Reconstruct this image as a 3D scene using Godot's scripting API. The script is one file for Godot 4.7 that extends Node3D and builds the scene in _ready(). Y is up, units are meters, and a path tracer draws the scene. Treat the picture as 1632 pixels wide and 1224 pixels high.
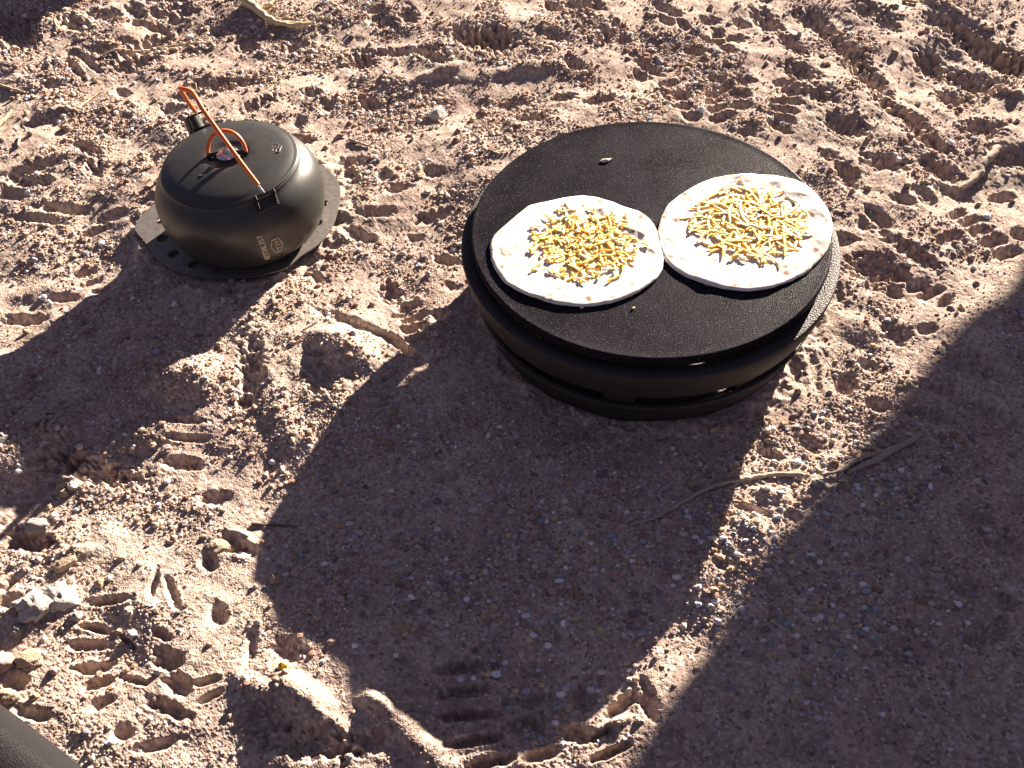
extends Node3D
# A camp breakfast on desert sand: a kettle on a heat plate, two cheese tortillas on a cast iron griddle. Units are metres, +x right, -z away from the seat.

const CAM_H := 0.772
const NX := 1000
const NZ := 1000
const A0 := 0.200
const A1 := 1.175
var gy := PackedFloat32Array()      # ground heights on the fine grid
var mask := PackedFloat32Array()    # 1 where the sand is left smooth, pressed flat under things
var rng := RandomNumberGenerator.new()
var wob := FastNoiseLite.new()
var M := {}


func numbered(called: String) -> String:
	if not has_node(NodePath(called)):
		return called
	var k := 1
	while has_node(NodePath("%s_%03d" % [called, k])):
		k += 1
	return "%s_%03d" % [called, k]


func tag(o: Node, label: String, category: String, group := "", kind := "") -> void:
	if label: o.set_meta("label", label)
	if category: o.set_meta("category", category)
	if group: o.set_meta("group", group)
	if kind: o.set_meta("kind", kind)


func thing(called: String, label: String, category: String, at: Vector3, group := "") -> Node3D:
	var o := Node3D.new()
	o.name = numbered(called)
	add_child(o)
	o.position = at
	tag(o, label, category, group)
	return o


func put(called: String, mesh: Mesh, m: Material, parent: Node = self) -> MeshInstance3D:
	var o := MeshInstance3D.new()
	o.mesh = mesh
	o.material_override = m
	o.name = called if parent != self else numbered(called)
	parent.add_child(o, true)
	return o


# ---------------------------------------------------------------- shapes

func arrays(v: PackedVector3Array, n: PackedVector3Array, idx: PackedInt32Array, c := PackedColorArray()) -> ArrayMesh:
	var a := []
	a.resize(Mesh.ARRAY_MAX)
	a[Mesh.ARRAY_VERTEX] = v
	a[Mesh.ARRAY_NORMAL] = n
	a[Mesh.ARRAY_INDEX] = idx
	if c.size(): a[Mesh.ARRAY_COLOR] = c
	var m := ArrayMesh.new()
	m.add_surface_from_arrays(Mesh.PRIMITIVE_TRIANGLES, a)
	return m


# turn every triangle so that it faces the way its normals point
func facing(v: PackedVector3Array, n: PackedVector3Array, idx: PackedInt32Array) -> ArrayMesh:
	for t in range(0, idx.size(), 3):
		var a := idx[t]
		var b := idx[t + 1]
		var c := idx[t + 2]
		if (v[b] - v[a]).cross(v[c] - v[a]).dot(n[a] + n[b] + n[c]) > 0.0:
			idx[t + 1] = c
			idx[t + 2] = b
	return arrays(v, n, idx)


# a closed or open profile (radius, height) listed from the bottom outside upwards, spun about y; corners over 40 degrees stay sharp
func lathe(p: Array, seg := 96, from := 0.0, sweep := TAU) -> ArrayMesh:
	var v := PackedVector3Array()
	var n := PackedVector3Array()
	var idx := PackedInt32Array()
	var nn := []
	for i in p.size() - 1:
		var d: Vector2 = (p[i + 1] - p[i]).normalized()
		nn.append(Vector2(d.y, -d.x))
	for i in p.size() - 1:
		var na: Vector2 = nn[i]
		var nb: Vector2 = nn[i]
		if i > 0 and nn[i].dot(nn[i - 1]) > 0.76: na = (nn[i] + nn[i - 1]).normalized()
		if i < nn.size() - 1 and nn[i].dot(nn[i + 1]) > 0.76: nb = (nn[i] + nn[i + 1]).normalized()
		var base := v.size()
		for k in seg + 1:
			var a := from + sweep * k / seg
			var e := Vector3(cos(a), 0, sin(a))
			v.append(e * p[i].x + Vector3(0, p[i].y, 0)); n.append(e * na.x + Vector3(0, na.y, 0))
			v.append(e * p[i + 1].x + Vector3(0, p[i + 1].y, 0)); n.append(e * nb.x + Vector3(0, nb.y, 0))
		for k in seg:
			var b := base + k * 2
			idx.append_array([b, b + 1, b + 2, b + 1, b + 3, b + 2])
	return facing(v, n, idx)


func tube(path: PackedVector3Array, radii: Array, sides := 8, rough := 0.0) -> ArrayMesh:
	var v := PackedVector3Array()
	var n := PackedVector3Array()
	var idx := PackedInt32Array()
	var up := Vector3(0.13, 1, 0.21).normalized()
	for i in path.size():
		var t := (path[mini(i + 1, path.size() - 1)] - path[maxi(i - 1, 0)]).normalized()
		var s := t.cross(up)
		if s.length() < 0.1: s = t.cross(Vector3.RIGHT)
		s = s.normalized()
		up = s.cross(t).normalized()
		var r: float = radii[mini(i, radii.size() - 1)]
		for k in sides:
			var a := TAU * k / sides
			var e := s * cos(a) + up * sin(a)
			var rr := r * (1.0 + rough * rng.randf_range(-1, 1))
			v.append(path[i] + e * rr); n.append(e)
	for i in path.size() - 1:
		for k in sides:
			var a := i * sides + k
			var b := i * sides + (k + 1) % sides
			idx.append_array([a, a + sides, b, b, a + sides, b + sides])
	for e in 2:
		var at := 0 if e == 0 else path.size() - 1
		var c := v.size()
		v.append(path[at])
		n.append((path[at] - path[1 if e == 0 else at - 1]).normalized())
		for k in sides:
			idx.append_array([c, at * sides + k, at * sides + (k + 1) % sides])
	return facing(v, n, idx)


func smooth_path(pts: Array, per := 6) -> PackedVector3Array:
	var out := PackedVector3Array()
	for i in pts.size() - 1:
		var a: Vector3 = pts[maxi(i - 1, 0)]
		var b: Vector3 = pts[i]
		var c: Vector3 = pts[i + 1]
		var d: Vector3 = pts[mini(i + 2, pts.size() - 1)]
		for k in per:
			out.append(b.cubic_interpolate(c, a, d, float(k) / per))
	out.append(pts[-1])
	return out


func ico(level: int) -> Array:
	var t := (1.0 + sqrt(5.0)) / 2.0
	var v := [Vector3(-1, t, 0), Vector3(1, t, 0), Vector3(-1, -t, 0), Vector3(1, -t, 0), Vector3(0, -1, t), Vector3(0, 1, t), Vector3(0, -1, -t), Vector3(0, 1, -t), Vector3(t, 0, -1), Vector3(t, 0, 1), Vector3(-t, 0, -1), Vector3(-t, 0, 1)]
	for i in v.size(): v[i] = v[i].normalized()
	var f := [[0, 11, 5], [0, 5, 1], [0, 1, 7], [0, 7, 10], [0, 10, 11], [1, 5, 9], [5, 11, 4], [11, 10, 2], [10, 7, 6], [7, 1, 8], [3, 9, 4], [3, 4, 2], [3, 2, 6], [3, 6, 8], [3, 8, 9], [4, 9, 5], [2, 4, 11], [6, 2, 10], [8, 6, 7], [9, 8, 1]]
	for l in level:
		var mid := {}
		var g := []
		for q in f:
			var m := []
			for k in 3:
				var a: int = q[k]
				var b: int = q[(k + 1) % 3]
				var key := Vector2i(mini(a, b), maxi(a, b))
				if not mid.has(key):
					mid[key] = v.size()
					v.append(((v[a] + v[b]) * 0.5).normalized())
				m.append(mid[key])
			g.append_array([[q[0], m[0], m[2]], [q[1], m[1], m[0]], [q[2], m[2], m[1]], [m[0], m[1], m[2]]])
		f = g
	return [v, f]


# a stone of half sizes r; chips cuts flat faces off it
func rock(r: Vector3, level: int, lumps: float, seed_: int, chips := 4, flat := false) -> ArrayMesh:
	var s := ico(level)
	var nz := FastNoiseLite.new()
	nz.seed = seed_
	nz.frequency = 0.9
	nz.fractal_octaves = 3
	var rg := RandomNumberGenerator.new()
	rg.seed = seed_ * 77 + 5
	var cuts := []
	for k in chips:
		cuts.append([Vector3(rg.randf_range(-1, 1), rg.randf_range(-0.4, 1), rg.randf_range(-1, 1)).normalized(), rg.randf_range(0.62, 0.9)])
	var pts := []
	for p in s[0]:
		var q: Vector3 = p * (1.0 + lumps * nz.get_noise_3dv(p * 1.6))
		for c in cuts:
			var over: float = q.dot(c[0]) - c[1]
			if over > 0: q -= c[0] * over * 0.85
		pts.append(q * r)
	var st := SurfaceTool.new()
	st.begin(Mesh.PRIMITIVE_TRIANGLES)
	st.set_smooth_group(-1 if flat else 0)
	for q in s[1]:
		for k in [0, 2, 1]:
			st.add_vertex(pts[q[k]])
	st.generate_normals()
	st.index()
	return st.commit()


func bevel_box(st: SurfaceTool, size: Vector3, b: float, at := Transform3D()) -> void:
	# a box with chamfered edges, added to st
	var h := size * 0.5
	var done := {}
	var quad := func(a: Vector3, bb: Vector3, c: Vector3, d: Vector3) -> void:
		var nrm := (bb - a).cross(c - a)
		var mid := (a + bb + c + d) * 0.25
		var l := [a, bb, c, a, c, d]
		if nrm.dot(mid) > 0: l = [a, c, bb, a, d, c]
		for p in l: st.add_vertex(at * (p as Vector3))
	st.set_smooth_group(-1)
	for ax in 3:
		for sg in [-1.0, 1.0]:
			var u := (ax + 1) % 3
			var w := (ax + 2) % 3
			var c := []
			for q in [[-1, -1], [1, -1], [1, 1], [-1, 1]]:
				var p := Vector3()
				p[ax] = sg * h[ax]; p[u] = q[0] * (h[u] - b); p[w] = q[1] * (h[w] - b)
				c.append(p)
			quad.call(c[0], c[1], c[2], c[3])
			for s2 in [-1.0, 1.0]:
				var key := [ax, sg, u, s2]
				var p0 := Vector3(); var p1 := Vector3(); var p2 := Vector3(); var p3 := Vector3()
				p0[ax] = sg * h[ax]; p0[u] = s2 * (h[u] - b); p0[w] = -(h[w] - b)
				p1 = p0; p1[w] = h[w] - b
				p2[ax] = sg * (h[ax] - b); p2[u] = s2 * h[u]; p2[w] = h[w] - b
				p3 = p2; p3[w] = -(h[w] - b)
				quad.call(p0, p1, p2, p3)
	for sx in [-1.0, 1.0]:
		for sy in [-1.0, 1.0]:
			for sz in [-1.0, 1.0]:
				var sgn := Vector3(sx, sy, sz)
				var a := Vector3(h.x, h.y - b, h.z - b) * sgn
				var c := Vector3(h.x - b, h.y, h.z - b) * sgn
				var d := Vector3(h.x - b, h.y - b, h.z) * sgn
				if (c - a).cross(d - a).dot(sgn) > 0:
					var tmp := c; c = d; d = tmp
				for p in [a, c, d]: st.add_vertex(at * (p as Vector3))


func box_mesh(size: Vector3, b: float) -> ArrayMesh:
	var st := SurfaceTool.new()
	st.begin(Mesh.PRIMITIVE_TRIANGLES)
	bevel_box(st, size, b)
	st.generate_normals()
	return st.commit()


# ---------------------------------------------------------------- the ground

func row_f(j: float) -> float:
	return CAM_H * tan(lerpf(A0, A1, j / (NZ - 1)))


func row_at(f: float) -> float:
	return (atan2(f, CAM_H) - A0) / (A1 - A0) * (NZ - 1)


func left_of(f: float) -> float:
	return -(0.50 + 0.33 * (f - 0.2))


func right_of(f: float) -> float:
	return 0.45 + 0.43 * (f - 0.2)


# a patch of the grid round (x, f): [j0, j1, radius]
func rows(f: float, r: float) -> Vector2i:
	return Vector2i(maxi(0, int(row_at(f - r))), mini(NZ - 1, int(row_at(f + r)) + 1))


func cols(x: float, r: float, f: float) -> Vector2i:
	var l := left_of(f)
	var w := (right_of(f) - l) / (NX - 1)
	return Vector2i(maxi(0, int((x - r - l) / w)), mini(NX - 1, int((x + r - l) / w) + 1))


# a pressed hollow with steep, crumbling walls and a low lip of pushed-up sand; half length a along ang, half width b, d in millimetres
func pit(x: float, f: float, a: float, b: float, ang: float, d: float) -> void:
	var ca := cos(ang)
	var sa := sin(ang)
	var reach := a * 1.75
	var rag := 0.36 if b < 0.013 else 0.62
	var steep := 0.30 if b < 0.013 else 0.10
	var jj := rows(f, reach)
	for j in range(jj.x, jj.y + 1):
		var ff := row_f(j)
		var l := left_of(ff)
		var w := (right_of(ff) - l) / (NX - 1)
		var ii := cols(x, reach, ff)
		for i in range(ii.x, ii.y + 1):
			var dx := l + w * i - x
			var df := ff - f
			var u := (dx * ca + df * sa) / a
			var v := (df * ca - dx * sa) / b
			if absf(u) > 1.7 or absf(v) > 1.9: continue
			var e := pow(u * u * u * u + v * v * v * v + 1.1 * u * u * v * v, 0.25)
			if e > 1.75: continue
			e += rag * wob.get_noise_2d((x + dx) * 1000, ff * 1000)
			if e < 1.5: mask[j * NX + i] = maxf(mask[j * NX + i], 0.7 * (1.0 - smoothstep(0.7, 1.5, e)))
			var h := 0.0
			if e < 1.12: h = -(1.0 - smoothstep(steep, 1.22, e))
			h += 0.05 * exp(-pow((e - 1.35) * 3.0, 2))
			gy[j * NX + i] += h * d * 0.001


func bump(x: float, f: float, a: float, b: float, ang: float, d: float) -> void:
	var ca := cos(ang)
	var sa := sin(ang)
	var jj := rows(f, a)
	for j in range(jj.x, jj.y + 1):
		var ff := row_f(j)
		var l := left_of(ff)
		var w := (right_of(ff) - l) / (NX - 1)
		var ii := cols(x, a, ff)
		for i in range(ii.x, ii.y + 1):
			var dx := l + w * i - x
			var df := ff - f
			var u := (dx * ca + df * sa) / a
			var v := (df * ca - dx * sa) / b
			var e := u * u + v * v
			if e < 1.0:
				gy[j * NX + i] += (1.0 - e) * (1.0 - e) * d * 0.001


# sand pressed level under something round; tilt is the rise per metre going away
func level(x: float, f: float, r: float, soft: float, y: float, tilt: float) -> void:
	var reach := r + soft
	var jj := rows(f, reach)
	for j in range(jj.x, jj.y + 1):
		var ff := row_f(j)
		var l := left_of(ff)
		var w := (right_of(ff) - l) / (NX - 1)
		var ii := cols(x, reach, ff)
		for i in range(ii.x, ii.y + 1):
			var d := Vector2(l + w * i - x, ff - f).length()
			var k := 1.0 - smoothstep(r, reach, d)
			var n := j * NX + i
			gy[n] = lerpf(gy[n], y + tilt * (ff - f) + (gy[n]) * 0.12, k)
			mask[n] = maxf(mask[n], k)


func ground_y(x: float, f: float) -> float:
	var j := clampf(row_at(f), 0, NZ - 1.001)
	var l := left_of(f)
	var i := clampf((x - l) / (right_of(f) - l) * (NX - 1), 0, NX - 1.001)
	var a := int(j) * NX + int(i)
	return lerpf(lerpf(gy[a], gy[a + 1], i - int(i)), lerpf(gy[a + NX], gy[a + NX + 1], i - int(i)), j - int(j))


func mask_at(x: float, f: float) -> float:
	var l := left_of(f)
	return mask[clampi(int(row_at(f)), 0, NZ - 1) * NX + clampi(int((x - l) / (right_of(f) - l) * (NX - 1)), 0, NX - 1)]


func on_ground(x: float, f: float, lift := 0.0) -> Vector3:
	return Vector3(x, ground_y(x, f) + lift, -f)


func noise(seed_: int, per_metre: float, octaves := 3, kind := FastNoiseLite.TYPE_SIMPLEX_SMOOTH) -> FastNoiseLite:
	var n := FastNoiseLite.new()
	n.seed = seed_
	n.noise_type = kind
	n.frequency = per_metre
	n.fractal_octaves = octaves
	if octaves == 1: n.fractal_type = FastNoiseLite.FRACTAL_NONE
	return n


func build_ground() -> void:
	gy.resize(NX * NZ)
	mask.resize(NX * NZ)
	wob = noise(9, 0.075, 4)
	var big := noise(1, 2.6, 2)
	var mid := noise(2, 9.0, 3)
	var lump := noise(3, 34.0, 3)
	for j in NZ:
		var f := row_f(j)
		var l := left_of(f)
		var w := (right_of(f) - l) / (NX - 1)
		for i in NX:
			var x := l + w * i
			gy[j * NX + i] = 0.015 * big.get_noise_2d(x, f) + 0.0052 * mid.get_noise_2d(x, f) + 0.0008 * lump.get_noise_2d(x, f)
	pit(0.473, 1.398, 0.047, 0.021, -1.38, 13.3)
	pit(0.551, 1.371, 0.051, 0.020, -1.31, 14.2)
	pit(0.493, 1.307, 0.049, 0.017, -1.43, 11.4)
	pit(0.571, 1.289, 0.061, 0.021, -1.33, 15.2)
	pit(0.749, 1.332, 0.047, 0.020, -0.93, 11.4)
	pit(0.640, 1.396, 0.027, 0.024, -1.21, 13.3)
	pit(0.779, 1.263, 0.075, 0.027, -1.16, 24.7)
	pit(0.809, 1.203, 0.045, 0.029, -1.45, 20.9)
	pit(0.579, 1.199, 0.065, 0.024, -1.33, 16.1)
	pit(0.692, 1.228, 0.040, 0.024, 1.55, 15.2)
	pit(0.738, 1.172, 0.046, 0.023, -0.83, 15.2)
	pit(0.660, 1.352, 0.033, 0.022, 1.46, 9.5)
	pit(0.483, 1.222, 0.037, 0.022, -1.19, 12.3)
	pit(0.493, 1.151, 0.028, 0.022, -0.93, 11.4)
	pit(0.592, 1.106, 0.042, 0.020, -1.02, 14.2)
	pit(0.614, 1.071, 0.039, 0.016, -1.39, 13.3)
	pit(0.509, 1.076, 0.030, 0.023, -0.64, 13.3)
	pit(0.687, 1.137, 0.023, 0.022, 1.25, 11.4)
	pit(0.700, 1.050, 0.028, 0.024, -0.39, 15.2)
	pit(0.615, 1.028, 0.039, 0.016, -1.06, 13.3)
	pit(0.538, 0.987, 0.031, 0.018, -0.34, 13.3)
	pit(0.611, 0.968, 0.033, 0.016, -0.79, 13.3)
	pit(0.480, 0.966, 0.028, 0.016, 1.50, 11.4)
	pit(0.711, 0.979, 0.029, 0.023, -0.34, 15.2)
	pit(0.468, 1.013, 0.018, 0.013, -0.99, 8.7)
	pit(0.416, 1.092, 0.017, 0.011, -1.48, 8.7)
	pit(0.371, 1.089, 0.017, 0.015, 0.34, 10.4)
	bump(0.628, 1.200, 0.121, 0.074, 1.48, -8.0)
	bump(0.544, 1.031, 0.116, 0.072, -0.89, -6.0)
	bump(0.779, 1.369, 0.125, 0.022, -1.04, 10.0)
	bump(0.762, 1.148, 0.056, 0.017, -0.91, 9.0)
	pit(0.513, 0.808, 0.051, 0.013, -1.01, 10.4)
	pit(0.458, 0.785, 0.033, 0.026, -0.41, 12.0)
	pit(0.440, 0.842, 0.018, 0.013, -0.37, 7.6)
	pit(0.495, 0.877, 0.024, 0.011, -1.16, 8.7)
	pit(0.538, 0.905, 0.018, 0.011, -0.59, 7.6)
	pit(0.569, 0.922, 0.016, 0.011, -0.38, 7.6)
	pit(0.612, 0.923, 0.024, 0.013, -0.60, 8.0)
	pit(0.571, 0.904, 0.014, 0.011, 0.73, 6.6)
	pit(0.600, 0.875, 0.020, 0.008, 0.49, 9.2)
	pit(0.608, 0.858, 0.021, 0.009, 0.38, 9.2)
	pit(0.615, 0.838, 0.020, 0.009, 0.37, 9.2)
	pit(0.624, 0.818, 0.021, 0.010, 0.32, 10.3)
	pit(0.630, 0.794, 0.020, 0.009, 0.30, 10.9)
	pit(0.488, 0.767, 0.014, 0.009, -0.41, 8.0)
	pit(0.502, 0.749, 0.017, 0.009, 0.13, 8.0)
	pit(0.514, 0.735, 0.018, 0.007, 0.44, 9.2)
	pit(0.524, 0.718, 0.016, 0.007, 0.67, 9.2)
	pit(0.472, 0.744, 0.013, 0.011, -0.83, 8.0)
	pit(0.671, 0.904, 0.016, 0.010, 0.08, 8.7)
	pit(0.660, 0.826, 0.012, 0.010, 1.24, 9.8)
	pit(0.576, 0.828, 0.013, 0.010, 0.26, 6.9)
	pit(0.558, 0.821, 0.013, 0.010, 0.69, 5.8)
	pit(0.472, 0.867, 0.015, 0.008, 1.19, 5.7)
	pit(0.452, 0.673, 0.018, 0.014, -0.18, 7.0)
	pit(0.486, 0.675, 0.011, 0.009, -0.17, 5.8)
	pit(0.402, 0.741, 0.022, 0.014, 1.14, 8.0)
	pit(0.448, 0.752, 0.013, 0.010, 0.42, 5.0)
	pit(0.344, 0.626, 0.026, 0.007, 1.41, 9.0)
	pit(0.374, 0.609, 0.019, 0.012, 1.03, 10.0)
	pit(0.399, 0.575, 0.012, 0.009, -0.61, 7.5)
	pit(0.407, 0.634, 0.011, 0.008, -0.67, 7.2)
	bump(0.420, 0.686, 0.049, 0.031, -0.67, 5.0)
	pit(0.512, 0.619, 0.026, 0.016, -0.62, 10.0)
	pit(0.539, 0.598, 0.022, 0.012, -0.61, 10.0)
	pit(0.472, 0.586, 0.032, 0.009, -0.46, 8.8)
	pit(0.502, 0.557, 0.031, 0.009, -0.45, 8.8)
	pit(0.446, 0.554, 0.025, 0.011, -0.43, 8.8)
	pit(0.396, 0.380, 0.020, 0.011, -0.20, 8.8)
	pit(0.413, 0.353, 0.018, 0.010, -0.32, 10.0)
	pit(0.415, 0.307, 0.024, 0.011, 0.27, 11.2)
	pit(0.438, 0.335, 0.010, 0.009, 1.49, 10.0)
	pit(0.333, 0.298, 0.021, 0.012, -0.27, 7.5)
	pit(0.311, 0.397, 0.034, 0.013, -0.26, 6.2)
	pit(0.464, 0.392, 0.016, 0.015, -0.01, 10.0)
	pit(0.454, 0.421, 0.017, 0.009, -0.22, 7.5)
	pit(0.212, 0.222, 0.030, 0.010, -0.22, 7.0)
	pit(0.299, 0.231, 0.018, 0.014, 0.65, 7.5)
	pit(-0.034, 1.397, 0.046, 0.029, -0.98, 24.7)
	pit(0.008, 1.383, 0.043, 0.032, -0.84, 24.7)
	pit(-0.213, 1.357, 0.035, 0.023, -1.19, 17.1)
	pit(-0.145, 1.372, 0.087, 0.016, -0.27, 11.5)
	pit(-0.093, 1.339, 0.036, 0.012, -0.87, 10.3)
	pit(-0.137, 1.492, 0.027, 0.018, -1.42, 11.4)
	pit(-0.198, 1.527, 0.022, 0.012, 0.69, 8.0)
	pit(-0.190, 1.503, 0.022, 0.012, 0.69, 8.0)
	pit(-0.179, 1.478, 0.022, 0.013, 0.15, 8.0)
	pit(-0.288, 1.266, 0.018, 0.014, -0.15, 9.8)
	pit(-0.196, 1.236, 0.017, 0.016, 1.41, 10.9)
	pit(-0.400, 1.312, 0.027, 0.018, -0.09, 11.5)
	pit(-0.365, 1.240, 0.036, 0.016, 0.74, 11.5)
	pit(-0.429, 1.301, 0.027, 0.015, 0.18, 9.8)
	pit(-0.260, 1.232, 0.017, 0.013, 1.47, 8.0)
	pit(-0.301, 1.194, 0.018, 0.012, -1.29, 6.6)
	pit(-0.291, 1.144, 0.021, 0.012, -0.21, 8.0)
	pit(-0.411, 1.431, 0.024, 0.017, -0.15, 9.2)
	pit(-0.329, 1.420, 0.032, 0.015, 0.30, 10.3)
	pit(0.170, 1.475, 0.037, 0.018, -0.48, 13.8)
	pit(0.117, 1.487, 0.027, 0.018, -0.81, 15.3)
	pit(0.217, 1.408, 0.016, 0.008, 1.39, 8.7)
	pit(0.200, 1.380, 0.014, 0.009, -1.22, 8.0)
	pit(0.192, 1.363, 0.015, 0.011, -0.15, 8.0)
	pit(0.224, 1.360, 0.013, 0.013, -0.13, 8.0)
	pit(0.199, 1.384, 0.015, 0.010, -0.98, 6.9)
	pit(0.305, 1.456, 0.018, 0.012, -0.99, 8.0)
	pit(0.303, 1.413, 0.019, 0.009, -1.09, 8.0)
	pit(0.320, 1.432, 0.019, 0.012, -0.88, 8.0)
	pit(0.331, 1.393, 0.016, 0.010, -1.21, 6.9)
	pit(0.375, 1.408, 0.022, 0.013, 0.13, 9.2)
	pit(0.370, 1.347, 0.025, 0.011, -0.44, 9.2)
	pit(0.338, 1.316, 0.021, 0.012, -0.47, 10.3)
	pit(0.389, 1.315, 0.020, 0.013, -1.13, 8.7)
	pit(0.413, 1.351, 0.020, 0.015, -0.05, 9.2)
	pit(0.429, 1.400, 0.020, 0.012, -0.82, 9.2)
	pit(0.385, 1.371, 0.019, 0.014, 1.28, 8.0)
	pit(0.290, 1.190, 0.027, 0.019, 0.36, 14.2)
	pit(0.238, 1.259, 0.019, 0.016, 1.38, 10.4)
	pit(0.277, 1.227, 0.016, 0.011, 0.16, 6.9)
	pit(0.252, 1.285, 0.038, 0.011, -1.01, 9.2)
	pit(0.136, 1.291, 0.023, 0.012, -1.05, 10.3)
	pit(0.284, 1.153, 0.019, 0.010, -0.49, 8.0)
	pit(0.293, 1.126, 0.013, 0.012, 0.15, 8.0)
	pit(0.367, 1.207, 0.019, 0.009, 0.34, 9.2)
	pit(0.354, 1.231, 0.014, 0.011, -0.70, 8.0)
	pit(0.344, 1.190, 0.019, 0.009, 0.34, 9.2)
	pit(0.337, 1.167, 0.021, 0.009, 0.41, 9.2)
	pit(0.339, 1.145, 0.019, 0.009, 0.43, 9.2)
	pit(0.380, 1.179, 0.017, 0.014, -0.33, 10.3)
	pit(0.373, 1.149, 0.018, 0.010, 0.30, 9.2)
	pit(0.393, 1.216, 0.018, 0.014, -0.73, 10.3)
	pit(0.339, 1.122, 0.022, 0.009, 0.51, 8.0)
	pit(0.453, 1.201, 0.020, 0.010, 0.07, 8.0)
	pit(0.456, 1.181, 0.019, 0.010, 0.04, 8.0)
	pit(0.456, 1.166, 0.020, 0.010, -0.16, 8.0)
	pit(0.443, 1.144, 0.022, 0.010, -0.39, 8.0)
	pit(0.434, 1.124, 0.022, 0.009, -0.63, 8.0)
	pit(0.425, 1.105, 0.022, 0.009, -0.84, 8.0)
	pit(0.415, 1.086, 0.021, 0.008, -1.00, 8.0)
	bump(0.050, 1.292, 0.102, 0.026, 0.13, 8.0)
	bump(-0.082, 1.294, 0.063, 0.018, 0.37, 8.0)
	bump(-0.147, 1.427, 0.104, 0.058, -0.43, -8.0)
	pit(0.035, 1.204, 0.026, 0.014, 0.17, 8.0)
	pit(0.112, 1.203, 0.020, 0.013, 0.24, 8.7)
	pit(0.060, 1.151, 0.029, 0.015, -0.14, 9.2)
	pit(0.159, 1.181, 0.029, 0.016, 0.18, 8.0)
	pit(0.108, 1.382, 0.034, 0.018, -0.56, 6.9)
	pit(-0.837, 1.531, 0.091, 0.038, -1.17, 24.7)
	pit(-0.738, 1.539, 0.043, 0.022, -0.77, 15.2)
	pit(-0.697, 1.565, 0.038, 0.022, -0.37, 13.3)
	pit(-0.636, 1.570, 0.033, 0.016, -1.08, 11.4)
	pit(-0.572, 1.595, 0.054, 0.018, -0.18, 13.1)
	pit(-0.665, 1.434, 0.031, 0.014, -0.42, 10.9)
	pit(-0.593, 1.439, 0.070, 0.016, 0.86, 14.9)
	pit(-0.680, 1.406, 0.045, 0.007, -0.90, 9.2)
	pit(-0.695, 1.384, 0.042, 0.007, -0.95, 9.2)
	pit(-0.604, 1.376, 0.027, 0.022, 0.46, 8.5)
	pit(-0.714, 1.434, 0.013, 0.012, -1.40, 6.9)
	pit(-0.584, 1.397, 0.025, 0.019, 0.86, 10.9)
	pit(-0.627, 1.456, 0.017, 0.012, -0.56, 8.0)
	pit(-0.588, 1.545, 0.020, 0.010, -0.67, 6.9)
	pit(-0.574, 1.550, 0.016, 0.013, -0.51, 6.9)
	pit(-0.556, 1.527, 0.017, 0.012, -0.49, 6.9)
	pit(-0.594, 1.506, 0.026, 0.009, -0.75, 8.0)
	pit(-0.572, 1.499, 0.021, 0.009, -0.73, 8.0)
	pit(-0.619, 1.518, 0.018, 0.010, -0.75, 6.9)
	pit(-0.555, 1.565, 0.024, 0.013, -0.27, 6.9)
	pit(-0.534, 1.544, 0.020, 0.013, -0.10, 6.9)
	pit(-0.473, 1.481, 0.022, 0.015, -1.11, 9.8)
	pit(-0.457, 1.320, 0.041, 0.016, 0.04, 12.6)
	pit(-0.487, 1.287, 0.024, 0.016, 0.14, 9.2)
	pit(-0.511, 1.254, 0.021, 0.015, -0.64, 8.7)
	pit(-0.598, 1.304, 0.017, 0.012, -0.67, 6.9)
	pit(-0.616, 1.154, 0.034, 0.013, -0.84, 13.3)
	pit(-0.593, 1.102, 0.025, 0.013, -1.19, 10.4)
	pit(-0.679, 1.111, 0.052, 0.012, 0.35, 10.3)
	pit(-0.690, 1.083, 0.033, 0.011, -0.42, 10.3)
	pit(-0.655, 1.076, 0.014, 0.010, -0.74, 9.8)
	pit(-0.503, 1.114, 0.015, 0.013, 1.03, 8.0)
	pit(-0.718, 1.228, 0.028, 0.016, 0.60, 8.0)
	pit(-0.718, 1.334, 0.023, 0.013, -0.35, 5.8)
	pit(-0.759, 1.387, 0.027, 0.017, 0.68, 9.8)
	bump(-0.682, 1.258, 0.058, 0.037, 0.08, 6.0)
	bump(-0.506, 1.178, 0.053, 0.036, -0.48, 5.0)
	pit(-0.616, 1.015, 0.037, 0.010, -0.14, 9.2)
	pit(-0.646, 0.996, 0.042, 0.008, -0.22, 8.0)
	pit(-0.539, 0.989, 0.023, 0.011, 0.31, 8.0)
	pit(-0.559, 0.964, 0.024, 0.009, 0.31, 6.9)
	pit(-0.699, 1.055, 0.022, 0.011, -0.30, 8.0)
	pit(-0.555, 0.882, 0.019, 0.008, 0.63, 6.9)
	pit(-0.541, 0.860, 0.018, 0.007, 0.62, 6.9)
	pit(-0.521, 0.843, 0.015, 0.007, 0.44, 5.8)
	pit(-0.609, 0.801, 0.033, 0.010, -0.14, 10.3)
	pit(-0.567, 0.834, 0.020, 0.008, -0.18, 6.9)
	bump(-0.604, 0.852, 0.047, 0.025, 0.07, 5.0)
	pit(-0.215, 1.078, 0.020, 0.014, -0.15, 9.2)
	pit(-0.212, 1.051, 0.013, 0.011, -0.92, 9.2)
	pit(-0.208, 1.030, 0.014, 0.008, 0.17, 5.8)
	pit(-0.162, 1.041, 0.014, 0.011, -1.31, 8.0)
	pit(-0.139, 1.007, 0.019, 0.011, 0.37, 8.7)
	pit(-0.092, 1.042, 0.015, 0.012, -0.36, 8.0)
	pit(-0.169, 0.958, 0.026, 0.011, 0.01, 9.2)
	pit(-0.192, 0.916, 0.028, 0.011, -0.46, 9.2)
	pit(-0.116, 0.908, 0.012, 0.008, -0.20, 5.8)
	pit(-0.073, 0.854, 0.017, 0.009, -0.43, 9.8)
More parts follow.
